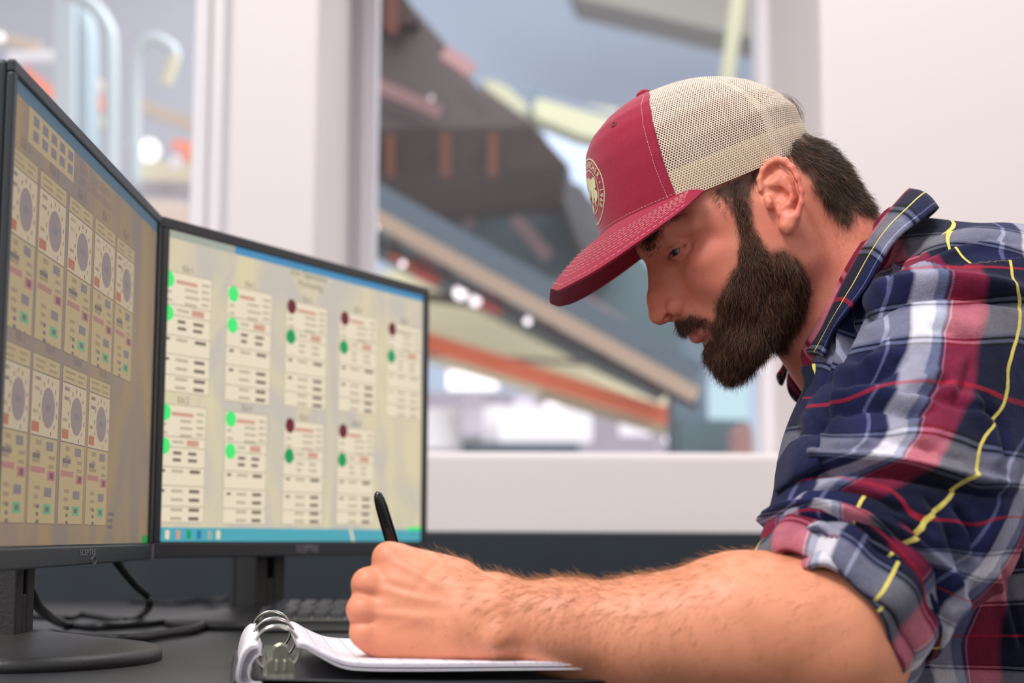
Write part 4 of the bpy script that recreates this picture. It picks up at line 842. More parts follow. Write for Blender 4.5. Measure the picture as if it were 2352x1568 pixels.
# ---------------------------------------------------------------- plaid flannel shirt
def plaid_mat(name, soft=0.0, base_dark=1.0):
    """woven check: warp colours from U, weft colours from V, both once per unit"""
    m=bpy.data.materials.new(name); m.use_nodes=True; nt=m.node_tree; N=nt.nodes; Lk=nt.links; b=N['Principled BSDF']
    uv=N.new('ShaderNodeUVMap'); uv.uv_map='UVMap'; sp=N.new('ShaderNodeSeparateXYZ')
    tc=N.new('ShaderNodeTexCoord'); nz=N.new('ShaderNodeTexNoise'); nz.inputs['Scale'].default_value=60; nz.inputs['Detail'].default_value=3; Lk.new(tc.outputs['Object'],nz.inputs[0])
    sb=N.new('ShaderNodeVectorMath'); sb.operation='SUBTRACT'; Lk.new(nz.outputs['Color'],sb.inputs[0]); sb.inputs[1].default_value=(.5,.5,.5)
    sc=N.new('ShaderNodeVectorMath'); sc.operation='SCALE'; sc.inputs['Scale'].default_value=.018; Lk.new(sb.outputs[0],sc.inputs[0])
    ad=N.new('ShaderNodeVectorMath'); Lk.new(uv.outputs[0],ad.inputs[0]); Lk.new(sc.outputs[0],ad.inputs[1]); Lk.new(ad.outputs[0],sp.inputs[0])
    def frac(o):
        x=N.new('ShaderNodeMath'); x.operation='FRACT'; Lk.new(o,x.inputs[0]); return x.outputs[0]
    def ramp(fac,stops):
        r=N.new('ShaderNodeValToRGB'); e=r.color_ramp.elements
        for i,(p,c) in enumerate(stops):
            k=e[i] if i<2 else e.new(p); 
            k.position=p; k.color=(*lin(c),1)
        Lk.new(fac,r.inputs[0]); return r.outputs[0]
    navy=(27,31,66); nv2=(22,25,46); wt=(226,220,228); gb=(140,146,172); rd=(176,28,48); dk=(14,15,24); lb=(120,124,160)
    U=ramp(frac(sp.outputs[0]),[(0,nv2),(.012,dk),(.015,nv2),(.20,navy),(.205,lb),(.222,lb),(.227,navy),(.32,navy),(.345,wt),(.45,wt),(.465,gb),(.51,gb),(.53,navy),(.54,rd),(.548,(200,150,160)),(.556,rd),(.75,rd),(.80,dk),(.99,dk),(1,nv2)])
    navy=(30,35,72)
    Vv=ramp(frac(sp.outputs[1]),[(0,nv2),(.02,nv2),(.025,navy),(.30,navy),(.305,dk),(.32,dk),(.325,gb),(.345,gb),(.35,dk),(.365,dk),(.37,gb),(.40,(200,196,206)),(.60,(200,196,206)),(.63,gb),(.635,dk),(.65,dk),(.655,gb),(.675,gb),(.68,dk),(.695,dk),(.70,navy),(.98,navy)])
    # twill: warp shows slightly more than weft
    ar=N.new('ShaderNodeMix'); ar.data_type='RGBA'; ar.inputs[0].default_value=.38; Lk.new(U,ar.inputs[6]); Lk.new(Vv,ar.inputs[7])
    ge=N.new('ShaderNodeVectorMath'); ge.operation='MULTIPLY'; Lk.new(U,ge.inputs[0]); Lk.new(Vv,ge.inputs[1]); gs=N.new('ShaderNodeSeparateXYZ'); Lk.new(ge.outputs[0],gs.inputs[0]); gc=N.new('ShaderNodeCombineXYZ')
    for i in range(3):
        q=N.new('ShaderNodeMath'); q.operation='SQRT'; Lk.new(gs.outputs[i],q.inputs[0]); Lk.new(q.outputs[0],gc.inputs[i])
    mx=N.new('ShaderNodeMix'); mx.data_type='RGBA'; mx.inputs[0].default_value=.5; Lk.new(ar.outputs[2],mx.inputs[6]); Lk.new(gc.outputs[0],mx.inputs[7])
    def line(o,c,w_):
        a=N.new('ShaderNodeMath'); a.operation='ADD'; a.inputs[1].default_value=.5; Lk.new(o,a.inputs[0]); f=frac(a.outputs[0])
        s=N.new('ShaderNodeMath'); s.operation='SUBTRACT'; s.inputs[1].default_value=.5; Lk.new(f,s.inputs[0]); q=N.new('ShaderNodeMath'); q.operation='ABSOLUTE'; Lk.new(s.outputs[0],q.inputs[0])
        l=N.new('ShaderNodeMath'); l.operation='LESS_THAN'; l.inputs[1].default_value=w_; Lk.new(q.outputs[0],l.inputs[0]); return l.outputs[0]
    y=N.new('ShaderNodeMix'); y.data_type='RGBA'; Lk.new(mx.outputs[2],y.inputs[6]); y.inputs[7].default_value=(*lin((176,30,52)),1)
    rl=line(sp.outputs[1],None,.015); rm=N.new('ShaderNodeMath'); rm.operation='MULTIPLY'; rm.inputs[1].default_value=.5; Lk.new(rl,rm.inputs[0]); Lk.new(rm.outputs[0],y.inputs[0])
    z=N.new('ShaderNodeMix'); z.data_type='RGBA'; Lk.new(y.outputs[2],z.inputs[6]); z.inputs[7].default_value=(*lin((222,204,104)),1)
    yl=line(sp.outputs[0],None,(.0098)); ym=N.new('ShaderNodeMath'); ym.operation='MULTIPLY'; ym.inputs[1].default_value=.92; Lk.new(yl,ym.inputs[0]); Lk.new(ym.outputs[0],z.inputs[0])
    n3=N.new('ShaderNodeTexNoise'); n3.inputs['Scale'].default_value=35; n3.inputs['Detail'].default_value=8; n3.inputs['Roughness'].default_value=.75; Lk.new(tc.outputs['Object'],n3.inputs[0])
    mr=N.new('ShaderNodeMapRange'); mr.inputs[1].default_value=.3; mr.inputs[2].default_value=.7; mr.inputs[3].default_value=.72; mr.inputs[4].default_value=1.22; Lk.new(n3.outputs['Fac'],mr.inputs[0])
    vs=N.new('ShaderNodeVectorMath'); vs.operation='SCALE'; Lk.new(z.outputs[2],vs.inputs[0]); Lk.new(mr.outputs[0],vs.inputs['Scale']); Lk.new(vs.outputs[0],b.inputs['Base Color'])
    b.inputs['Roughness'].default_value=.92; b.inputs['Specular IOR Level'].default_value=.12; b.inputs['Sheen Weight'].default_value=.06; b.inputs['Sheen Roughness'].default_value=.5
    wv=N.new('ShaderNodeTexNoise'); wv.inputs['Scale'].default_value=850; wv.inputs['Detail'].default_value=2; Lk.new(tc.outputs['Object'],wv.inputs[0])
    w2=N.new('ShaderNodeTexNoise'); w2.inputs['Scale'].default_value=90; w2.inputs['Detail'].default_value=4; Lk.new(tc.outputs['Object'],w2.inputs[0])
    a2=N.new('ShaderNodeMath'); a2.operation='MULTIPLY_ADD'; a2.inputs[1].default_value=2.2; Lk.new(w2.outputs['Fac'],a2.inputs[0]); Lk.new(wv.outputs['Fac'],a2.inputs[2])
    bp=N.new('ShaderNodeBump'); bp.inputs['Strength'].default_value=.5; bp.inputs['Distance'].default_value=.0012; Lk.new(a2.outputs[0],bp.inputs['Height']); Lk.new(bp.outputs[0],b.inputs['Normal'])
    return m
M_plaid=plaid_mat('plaid_flannel')
ax0=W(2050,1170,1.26); cuffc=W(1932,1395,1.205); axd=(cuffc-ax0)/np.linalg.norm(cuffc-ax0)
SLV=[rc(W(2205,790,1.345),W(2060,1165,1.262),.080,.085,.03), rc(W(2060,1165,1.262),W(1905,1435,1.20),.084,.064,.03), rc(W(2235,1135,1.29),W(2190,1250,1.27),.045,.035,.04),
     rc(W(1870,1150,1.28),W(1850,1210,1.26),.020,.018,.03), rc(W(2060,1420,1.20),W(2010,1350,1.19),.035,.035,.03)]
cutp=cuffc-axd*.012
cutf=('i',.004,lambda p:(p-cutp)@axd,None,None)
SLV.append(cutf)
BT=[rc(W(2045,870,1.43),W(2055,875,1.66),.056,.056,.03), rc(W(2060,1015,1.41),W(2070,1015,1.70),.088,.088,.035), rc(W(2100,1190,1.45),W(2110,1190,1.70),.124,.124,.05),
    rc(W(2240,1480,1.53),W(2240,1480,1.70),.145,.145,.06), rc(W(2320,1750,1.53),W(2320,1750,1.70),.155,.155,.06), rc(W(2345,815,1.44),W(2345,815,1.70),.112,.112,.05),
    rc(W(2480,1100,1.50),W(2480,1100,1.70),.15,.15,.06), rc(W(2500,1500,1.54),W(2500,1500,1.70),.15,.15,.06),
    rc(W(2250,735,1.37),W(2235,760,1.74),.080,.080,.04), rc(W(2105,655,1.47),W(2105,665,1.58),.062,.062,.03), rc(W(1975,800,1.45),W(1975,810,1.60),.026,.026,.03), rc(W(2025,725,1.42),W(1950,835,1.425),.034,.026,.02),
    # far sleeve
    rc(W(2190,830,1.74),W(2140,1300,1.84),.075,.07,.04), rc(W(2140,1300,1.84),W(1990,1600,1.75),.07,.05,.03),
    # hollow for the neck
    rc(W(1905,640,1.49),W(1955,800,1.49),.060,.050,.02,'s')]
sc_=ax0; BT_all=BT+[group(SLV,.012,'u',W(2060,1150,1.27),.30)]
SV,SQ=mesh_field(BT_all,np.array([.18,1.08,.55]),np.array([.98,1.98,1.32]),.0026)
SV=smooth_v(SV,SQ,2,.5)
SP=proj(SV); SN=normals(SV,SQ)
isS=evalf(SLV,SV)<evalf(BT,SV)+.012
def fold(line,amp,w,sel=None,side=1,ridge=.9,fadeends=True):
    """a crease: groove on the line with a raised roll beside it; amp in mm, w in px of the photo's scale"""
    global SV,SN
    d,s,t=poly_dist(SP,line); near=(SN[:,1]<.15)&(SV[:,1]<1.5)&(d<w*6)
    if sel is not None: near&=sel
    fd=np.clip(np.minimum(t,1-t)*7,0,1) if fadeends else 1.0; ds=d*s*side
    g=-1.15*np.exp(-(d/(.62*w))**1.4)+ridge*np.exp(-((ds-1.7*w)/(1.15*w))**2)
    SV=SV+SN*(amp*.001*g*fd*near)[:,None]
FOLDS=[
 ([(2005,712),(1962,775),(1937,840),(1910,915),(1880,985)],4.2,13,-1),
 ([(1985,650),(1942,720),(1916,790),(1898,860),(1880,930)],2.4,10,-1),
 ([(1880,990),(1872,1030),(1868,1075)],3.4,11,-1),
 ([(2085,890),(2120,900),(2200,930),(2300,960)],2.0,12,-1),
 ([(2100,1010),(2160,1045),(2230,1060)],1.6,10,1),
 ([(1905,1040),(1990,1028),(2060,1038)],1.6,10,-1),
 ([(2230,820),(2215,880),(2190,930)],1.8,12,1),
 ([(2120,1130),(2170,1200),(2200,1290),(2190,1380)],2.6,13,1),
 ([(2000,1180),(2080,1215),(2150,1280)],2.2,12,-1),
 ([(1950,815),(1966,779),(1990,738),(2031,702),(2084,677),(2161,668),(2237,675),(2306,687),(2380,712)],5.5,15,-1),
 ([(1880,960),(1908,930),(1970,885),(2040,850),(2090,815)],4.0,13,-1),
 ([(1860,1010),(1882,974),(1924,948),(1977,930),(2031,932),(2084,946),(2160,940)],5.0,14,-1),
 ([(1860,1095),(1876,1082),(1957,1078),(2050,1085),(2128,1101),(2200,1118),(2270,1132),(2340,1142)],7.0,13,-1),
 ([(1770,1225),(1779,1212),(1818,1193),(1887,1186),(1957,1205),(2027,1232),(2089,1275),(2143,1325),(2167,1385),(2174,1450)],6.5,13,-1),
 ([(1850,1235),(1890,1232),(1926,1248),(1980,1301),(2035,1348),(2081,1406),(2101,1464),(2100,1510)],6.0,11,-1),
 ([(1860,1150),(1930,1128),(2010,1150),(2090,1190)],3.0,12,-1),
 ([(2000,1010),(2080,1020),(2160,1035)],2.2,14,-1),
 ([(2250,900),(2300,980),(2320,1080)],3.5,16,1),
 ([(2190,1160),(2230,1215),(2240,1290)],4.0,14,1),
 ([(2345,1140),(2290,1250),(2230,1360),(2195,1450)],3.0,14,1),
 ([(1900,1430),(1960,1445),(2030,1490),(2070,1560)],5.0,12,-1),
 ([(1990,1390),(2040,1440),(2060,1500)],4.0,10,-1),
 ([(2130,740),(2190,770),(2260,780)],2.0,16,-1),
 ([(2040,760),(2000,800),(1975,850)],2.5,14,-1),
 ([(2180,860),(2140,900),(2060,915)],2.4,13,1),
 ([(2300,1290),(2325,1400),(2352,1500)],2.0,10,1),
 ([(2120,560),(2090,600),(2060,640),(2040,690)],2.0,12,1),
 ([(2352,560),(2270,545),(2200,560),(2130,590),(2060,620),(2010,660)],2.6,10,-1)]
for ln,a,w_,sd in FOLDS: fold(ln,a*2.0,w_,side=sd)
SN=normals(SV,SQ); SV=smooth_v(SV,SQ,1,.4)
# weave coordinates of the cloth, laid over the sleeve and the trunk
CS=[ # px,py, u, v  (u across the sleeve, v along it)
 (2325,614,1,0),(2320,668,1,.25),(2331,698,1,.36),(2322,744,1,.5),(2303,798,1,.68),(2276,859,1,.84),(2260,928,1,1),(2234,966,1,1.12),(2205,1030,1,1.33),(2178,1100,1,1.56),(2151,1110,1,1.66),(2062,1193,1,2),(2030,1235,1,2.14),(1992,1256,1,2.5),(1965,1290,1,2.98),
 (2127,608,.4,0),(2123,668,.4,.22),(2104,744,.4,.5),(2084,813,.4,.72),(2058,859,.4,.86),(2046,895,.4,1),(2008,955,.4,1.2),(1992,1044,.4,1.5),(1915,1085,.4,1.85),(1876,1100,.4,2),(1845,1172,.4,2.45),(1798,1212,.4,2.6),(1860,1225,.4,3),
 (2218,614,.67,0),(2215,706,.67,.36),(2188,760,.67,.52),(2165,840,.67,.8),(2153,897,.67,1),(2097,983,.67,1.26),(2077,1050,.67,1.5),(1992,1103,.67,1.9),(1957,1120,.67,2),(1907,1180,.67,2.42),(1818,1235,.67,2.8),(1934,1258,.84,2.8),(1900,1290,.78,3.0),
 (2040,725,.22,.43),(1993,859,.22,.86),(1956,763,0,.5),(1935,855,0,.8),(1915,930,.1,1),(1900,1035,.12,1.5),
 (2225,1193,1.22,2),(2190,1231,1.21,2.1),(2330,1037,1.24,1.3),(2302,1177,1.4,1.95),(2256,1247,1.4,2.25),(2205,1317,1.4,2.6),(2186,1278,1.28,2.4),(2128,1239,1.1,2.2),(2352,965,1.2,1.06),
 (2050,1325,1.16,3),(1900,1400,.76,3.6),(2080,1450,1.3,3.6),(1840,1300,.6,3.3),(2140,1400,1.45,3.2)]
CT=[(2222,499,1,-.8,1.37),(2176,584,1,-.25,1.33),(2165,560,1,-.4,1.35),(2340,590,1.4,-.45,1.36),(2340,535,1.4,-.8,1.4),(2050,650,.45,-.2,1.38),(1847,925,.07,1.0,1.43),(1856,1000,.07,1.35,1.42),(1800,1150,-.35,1.95,1.42),(1900,900,.15,.8,1.41),(1885,760,.20,.35,1.42),(1950,720,.32,.1,1.40),(1862,850,.12,.7,1.43),
 (2166,1464,.38,3.0,1.34),(2205,1565,.38,3.45,1.34),(2290,1520,.67,3.25,1.34),(2352,1300,.95,2.3,1.34),(2250,1330,.45,2.4,1.34),(2352,900,1.3,.9,1.36),(2100,800,.5,.5,1.4)]
srcS=[W(x,y,1.25 if y>1000 else 1.29) for x,y,_,_ in CS]; fS=rbf([(p[0],p[2]) for p in srcS],[(u,v) for _,_,u,v in CS],lam=2e-5)
srcT=[W(c[0],c[1],c[4]) for c in CT]; fT=rbf([(p[0],p[2]) for p in srcT],[(c[2],c[3]) for c in CT],lam=1e-4)
q2=SV[:,[0,2]].copy(); q2c=np.clip(q2,[.16,.60],[.62,1.3]); 
uvS=chunks(fS,q2c); uvT=chunks(fT,q2c)
yk=(SP[:,1]<610+np.clip((2050-SP[:,0]),0,200)*.5+np.clip((SP[:,0]-2200),0,200)*-.12)
useS=isS|((SP[:,1]>600)&(SP[:,0]>np.interp(SP[:,1],[600,712,775,840,915,985,1200],[2060,2005,1962,1937,1910,1880,1850]))&(SP[:,1]<1200)&(SV[:,1]<1.42)&(SN[:,1]<.3))
useS&=~yk
uvS[:,0]=np.maximum(uvS[:,0],.035); uvT[:,0]=np.where(SP[:,0]<1900,np.maximum(uvT[:,0],.04),uvT[:,0]); uvw=np.where(useS[:,None],uvS,uvT)
shirt=np_mesh('shirt',SV,SQ,M_plaid,person,uv=uvw)
def sheet(name,P,UV,m,parent,th=.003,sub=2,label=None,off=0):
    """a cloth piece given as a grid of points with weave coordinates, thickened"""
    R_,C_=len(P),len(P[0]); Vv=np.array([p for r in P for p in r]); uv=np.array([q for r in UV for q in r],float)
    Q=np.array([(i*C_+j,i*C_+j+1,(i+1)*C_+j+1,(i+1)*C_+j) for i in range(R_-1) for j in range(C_-1)])
    o=np_mesh(name,Vv,Q,m,parent,uv=uv)
    if sub: s=o.modifiers.new('subdiv','SUBSURF'); s.levels=sub; s.render_levels=sub
    s=o.modifiers.new('thickness','SOLIDIFY'); s.thickness=th; s.offset=off
    if label: o['label']=label
    return o
def resample(pl,n):
    pl=np.array(pl,float); L=np.r_[0,np.cumsum(np.linalg.norm(np.diff(pl[:,:2],axis=0),axis=1))]; t=np.linspace(0,L[-1],n); return np.column_stack([np.interp(t,L,pl[:,k]) for k in range(pl.shape[1])])
def SW(px,py,lift=.004):
    r=ray(px,py); t=np.linspace(1.05,1.75,350); P_=CAM+r*t[:,None]; d=evalf(BT_all,P_); k=int(np.argmax(d<.002)) if (d<.002).any() else int(np.argmin(d)); return P_[k]-r*lift
inn=resample([(2118,424,1.485),(2098,424,1.465),(2054,473,1.430),(2012,526,1.412),(1970,590,1.402),(1931,664,1.400),(1893,748,1.410),(1872,785,1.428),(1850,812,1.448)],22)
out=resample([(2184,486,1.455),(2160,470,1.425),(2118,505,1.395),(2077,532,1.378),(2046,565,1.368),(2020,610,1.364),(1990,665,1.366),(1952,712,1.372),(1920,752,1.384),(1903,790,1.400),(1893,822,1.412)],22)
NR=7; PW=[];UVW=[]
for i in range(22):
    a=W(*inn[i][:2],inn[i][2]); b=W(*out[i][:2],out[i][2]); row=[];ru=[]
    a2=SW(*inn[i][:2],.003); b2=SW(*out[i][:2],.005)
    if a2[1]<a[1] and i>6: a=a2
    if b2[1]<b[1]: b=b2
    for j in range(NR):
        t=j/(NR-1); p=a+(b-a)*t; p=p+np.array([0,-1,0.25])*(.010*math.sin(math.pi*t)*(1-.3*i/21)); row.append(p); ru.append((1+(t-.46)*.55, 2.0-.37+ (i-9)*.062))
    PW.append(row); UVW.append(ru)
# continue round the nape and down the far side
far=[]; fuv=[]
for i in range(21,-1,-1):
    r=[];u_=[]
    for j in range(NR):
        p=PW[i][j]; r.append(np.array([p[0]-.003,2*1.500-p[1],p[2]-(.006)])); u_.append((UVW[i][j][0],-UVW[i][j][1]))
    far.append(r); fuv.append(u_)
sheet('collar',far[:-1][:]+PW[1:],fuv[:-1]+UVW[1:],M_plaid,shirt,th=.0035,sub=1)
# inner collar stand with its dark red end
st=resample([(2060,480,1.437),(1975,600,1.410),(1900,745,1.415),(1868,800,1.432),(1850,838,1.446)],10)
P=[];U=[]
for i in range(10):
    a=W(*st[i][:2],st[i][2]); a3=SW(*st[i][:2],.002)
    if a3[1]<a[1]: a=a3
    P.append([a+np.array([-.006,.004,.006]),a+np.array([.002,-.002,-.006]),a+np.array([.010,-.004,-.020])]); U.append([(.60,i*.08),(.66,i*.08),(.74,i*.08)])
sheet('collar_stand',P,U,M_plaid,shirt,th=.003,sub=1)
# far collar leaf seen past the throat
P=[];U=[]
for i,(xl,yl,xr,yr) in enumerate(((1824,832,1868,818),(1810,850,1868,840),(1805,876,1868,865),(1810,904,1866,892),(1824,922,1862,912),(1840,930,1862,924))):
    r=[];u_=[]
    for j in range(5):
        t=j/4; r.append(W(xl+(xr-xl)*t,yl+(yr-yl)*t,1.575-.012*math.sin(math.pi*(.25+.75*t))+.01*t)); u_.append((.58+.10*t-.02*i,.86+.09*i))
    P.append(r); U.append(u_)
sheet('far_collar_leaf',P,U,M_plaid,shirt,th=.003,sub=2)
# front placket edge running down from the collar
st=resample([(1856,840,1.432),(1868,880,1.415),(1850,930,1.412),(1838,985,1.410)],10)
P=[];U=[]
for i in range(10):
    a=W(*st[i][:2],st[i][2]-.01); w_=.012; P.append([a+np.array([-.004,.012,0]),a+np.array([.002,-.004,0]),a+np.array([w_,-.008,.001]),a+np.array([w_+.006,.006,.002])]); U.append([(-.07,1.05+i*.03),(-.02,1.05+i*.03),(.06,1.05+i*.03),(.12,1.05+i*.03)])
sheet('placket',P,U,M_plaid,shirt,th=.004,sub=2)
# chest pocket flap
fl_t=resample([(1800,1040,1.445),(1812,1018,1.430),(1842,1004,1.415),(1884,1002,1.405)],9); fl_b=resample([(1782,1130,1.450),(1796,1118,1.430),(1832,1096,1.412),(1882,1070,1.400)],9)
P=[];U=[]
for i in range(9):
    a=SW(*fl_t[i][:2],.008); b=SW(*fl_b[i][:2],.009); P.append([a+np.array([.006,.010,0]),a,(a+b)/2+np.array([-.003,-.006,0]),b,b+np.array([.004,.010,.001])]); U.append([(.10+i*.012,.08+.06*j) for j in range(5)])
sheet('pocket_flap',P,U,M_plaid,shirt,th=.004,sub=2)
# rolled-up cuff: folded cloth wound round the arm above the elbow
px_=np.cross(axd,[0,1,0]); px_/=np.linalg.norm(px_); py_=np.cross(axd,px_)
def ring(off_ax,r,n=48,tilt=0.0,ph=0,seed=0,r2=None):
    rr_=random.Random(seed); ks=[(rr_.uniform(.01,.035),rr_.randint(2,9),rr_.uniform(0,6)) for _ in range(5)]; out=[]
    for k in range(n):
        a=2*math.pi*k/n; m_=1+sum(c*math.sin(q*a+s) for c,q,s in ks); out.append(cuffc+axd*(off_ax+tilt*math.cos(a+ph)+.004*math.sin(3*a+seed))+(px_*math.cos(a)+py_*math.sin(a)*(r2 or .93))*r*m_)
    return out
def roll(name,specs,uoff,voff):
    rows=[ring(*s[:2],n=56,tilt=.010,ph=s[2],seed=s[3]) for s in specs]; rows=[r+[r[0]] for r in rows]
    mid=np.array(rows[len(rows)//2-1]); q=proj(mid); dd=np.hypot(q[:,0]-1888,q[:,1]-1330)+(mid[:,1]>cuffc[1])*1e4; uoff=.4-3.4*int(np.argmin(dd))/56
    UV=[[(uoff+3.4*j/56, voff+.11*i) for j in range(57)] for i in range(len(rows))]
    return sheet(name,rows,UV,M_plaid,shirt,th=.003,sub=1)
roll('upper_cuff_fold',[(-.044,.064,.3,11),(-.040,.0735,.3,11),(-.030,.0775,.3,11),(-.020,.0765,.3,11),(-.014,.072,.3,11),(-.016,.065,.3,11)],.2,.6)
roll('rolled_cuff',[(-.024,.064,0,3),(-.018,.0695,0,3),(-.008,.0725,0,3),(.004,.0715,0,3),(.013,.068,0,3),(.018,.0625,0,3),(.012,.058,0,3),(-.006,.057,0,3)],.1,.1)
roll('inner_cuff_fold',[(-.010,.0585,.5,5),(.012,.0610,.5,5),(.024,.0620,.5,5),(.028,.0580,.5,5),(.020,.0545,.5,5),(.000,.0535,.5,5)],.35,.35)
# ---------------------------------------------------------------- trucker cap: front panel, open mesh back, peak, badge
K=25.2
cap_o=LH(1387,547,0)
E1=np.array([-.988,-.160,0]); E2=np.array([-.160,.988,0])
hF=np.array([0,68,148,199,226,253,270,275.6])/K; fF=np.array([0,12,29,50,76,126,178,235])/K
hB=np.array([0,39,104,154,201,233,257,269,272.5,275.6])/K; bB=np.array([540,547,548,521,476,424,369,320,280,235])/K
hW=np.array([0,40,104,160,200,226,245,260,270,275.6])/K; wW=np.array([7.75,8.0,8.15,7.7,6.9,6.0,4.9,3.5,2.0,0.0])
def capP(th,h,off=0.0):
    h0=h; f=np.interp(h,hF,fF); b=np.interp(h,hB,bB); w_=np.interp(h,hW,wW)+off; h=h-.75*math.sin(th)**2*max(0,1-h/6)**1.3; cx=(f+b)/2; a=(b-f)/2+off
    c=math.cos(th); s=math.sin(th); n_=.86 if c>0 else .95
    c1=cx-a*math.copysign(abs(c)**n_,c); ss=w_*math.copysign(abs(s)**.97,s)
    q=cap_o+E1*c1+E2*(h+off*.6*h/11); q=q.copy(); q[2]=ss; return H(*q)
hmax=275.6/K-.001
hs_=np.concatenate([np.linspace(0,8.6,30),hmax-(hmax-8.6)*np.cos(np.linspace(0,math.pi/2,16))[1:]**1.0])
seam_px=[(1490,196,1.5),(1488,240,5.2),(1497,280,6.6),(1510,315,7.4),(1525,360,7.9),(1540,400,8.0),(1556,440,7.9),(1563,458,7.8)]
sm=[]
for x,y,s in seam_px:
    q=LH(x,y,s)-cap_o; sm.append((q@E2,q@E1))
sm=np.array(sorted(sm))
def th_seam(h):
    c1=np.interp(h,sm[:,0],sm[:,1]); f=np.interp(h,hF,fF); b=np.interp(h,hB,bB); cx=(f+b)/2; a=(b-f)/2; v=np.clip((cx-c1)/max(a,1e-3),-.9,.95); return math.acos(math.copysign(abs(v)**(1/.86),v))
M_red=mat('burgundy_cotton_twill',(152,34,60),.85,var=.06,vscale=300,bump=.15,bscale=1500,spec=.2,sheen=.2)
M_thr=mat('cream_thread',(232,206,190),.7); M_cream=mat('cream_print',(226,220,178),.8,var=.05,vscale=200)
cap=thing('cap',H(0,9,0),None,None); del_=cap; cap.parent=person; cap.matrix_parent_inverse=parent_mat(person).inverted()
cap['label']='dark red cap with cream mesh back'
NT=40
rows=[];uvr=[]
for h in hs_:
    ts=th_seam(h); rows.append([capP(-ts+2*ts*j/NT,h,.03) for j in range(NT+1)]); uvr.append([(j/NT,h/10) for j in range(NT+1)])
sheet('front_panel',rows,uvr,M_red,cap,th=.0012,sub=1)
def mesh_cloth(name,col):
    m=bpy.data.materials.new(name); m.use_nodes=True; nt=m.node_tree; N=nt.nodes; Lk=nt.links; b=N['Principled BSDF']; out=N['Material Output']
    uv=N.new('ShaderNodeUVMap'); uv.uv_map='UVMap'; sp=N.new('ShaderNodeSeparateXYZ'); Lk.new(uv.outputs[0],sp.inputs[0])
    def M(op,a,b_=None,c_=None):
        x=N.new('ShaderNodeMath'); x.operation=op
        for i,v in enumerate((a,b_,c_)):
            if v is None: continue
            if isinstance(v,(int,float)): x.inputs[i].default_value=v
            else: Lk.new(v,x.inputs[i])
        return x.outputs[0]
    row=M('FLOOR',sp.outputs[1]); par=M('FRACT',M('MULTIPLY',row,.5)); fu=M('SUBTRACT',M('FRACT',M('ADD',sp.outputs[0],par)),.5); fv=M('SUBTRACT',M('FRACT',sp.outputs[1]),.5)
    d=M('ADD',M('POWER',M('ABSOLUTE',M('DIVIDE',fu,.27)),2.2),M('POWER',M('ABSOLUTE',M('DIVIDE',fv,.33)),2.2)); hole=M('LESS_THAN',d,1.0)
    c=lin(col); b.inputs['Base Color'].default_value=(*c,1); b.inputs['Roughness'].default_value=.6; b.inputs['Specular IOR Level'].default_value=.25
    bp=N.new('ShaderNodeBump'); bp.inputs['Strength'].default_value=.6; bp.inputs['Distance'].default_value=.0006; Lk.new(M('MINIMUM',d,2.5),bp.inputs['Height']); Lk.new(bp.outputs[0],b.inputs['Normal'])
    tr=N.new('ShaderNodeBsdfTransparent'); mx=N.new('ShaderNodeMixShader'); Lk.new(hole,mx.inputs[0]); Lk.new(b.outputs[0],mx.inputs[1]); Lk.new(tr.outputs[0],mx.inputs[2]); Lk.new(mx.outputs[0],out.inputs[0]); return m
M_mesh=mesh_cloth('cream_polyester_mesh',(232,210,188))
rows=[];uvr=[]; NB=96; prev=None; vv=0
for h in hs_:
    ts=th_seam(h); th=[ts+(2*math.pi-2*ts)*j/NB for j in range(NB+1)]; r=[capP(t,h) for t in th]
    if prev is not None: vv+=np.linalg.norm(r[NB//4]-prev[NB//4])*100
    prev=r; rows.append(r)
    base=[capP(t,min(h,4.5)) for t in th]; L=[0]
    for j in range(NB): L.append(L[-1]+np.linalg.norm(base[j+1]-base[j])*100)
    mid=L[-1]/2
    q=[toH(p)-cap_o for p in r]
    uvr.append([((( (mid-abs(L[j]-mid)) if h<5 else (qq@E1))*1.0)/.30, vv/.235) for j,qq in enumerate(q)])
# u is measured along the side of the cap so that the holes line up from the seam to the back
uvr=[]
vv=0; prev=None
for i,h in enumerate(hs_):
    r=rows[i]
    if prev is not None: vv+=np.linalg.norm(r[NB//4]-prev[NB//4])*100
    prev=r; row=[]
    for j in range(NB+1):
        q=toH(r[j])-cap_o; c1=q@E1; bend=max(0,c1-17.5); row.append(((c1+bend*abs(abs(q[2])-8)/8*.6)/.255, vv/.200))
    uvr.append(row)
mp=sheet('mesh_back',rows,uvr,M_mesh,cap,th=.0,sub=1,label='cream open mesh back'); mp.modifiers.remove(mp.modifiers['thickness'])
# sweatband behind the lower mesh and rim binding
M_band2=mat('cream_sweatband',(222,204,160),.8,bump=.2,bscale=900)
rows=[[capP(2*math.pi*j/80,h,-.16) for j in range(81)] for h in (0.0,.8,1.6,2.4)]
sheet('sweatband',rows,[[(0,0)]*81]*4,M_band2,cap,th=.001,sub=1)
# mesh panel seam tape
for t_ in (2.05,2*math.pi-2.05):
    P=[[capP(t_+dt*(1-.6*h/hmax),h,-.05) for dt in (-.06,0,.06)] for h in np.linspace(.2,hmax-.15,26)]
    sheet('seam_tape',P,[[(0,0)]*3]*26,mat('cream_tape',(226,204,184),.7),cap,th=.0006,sub=1)
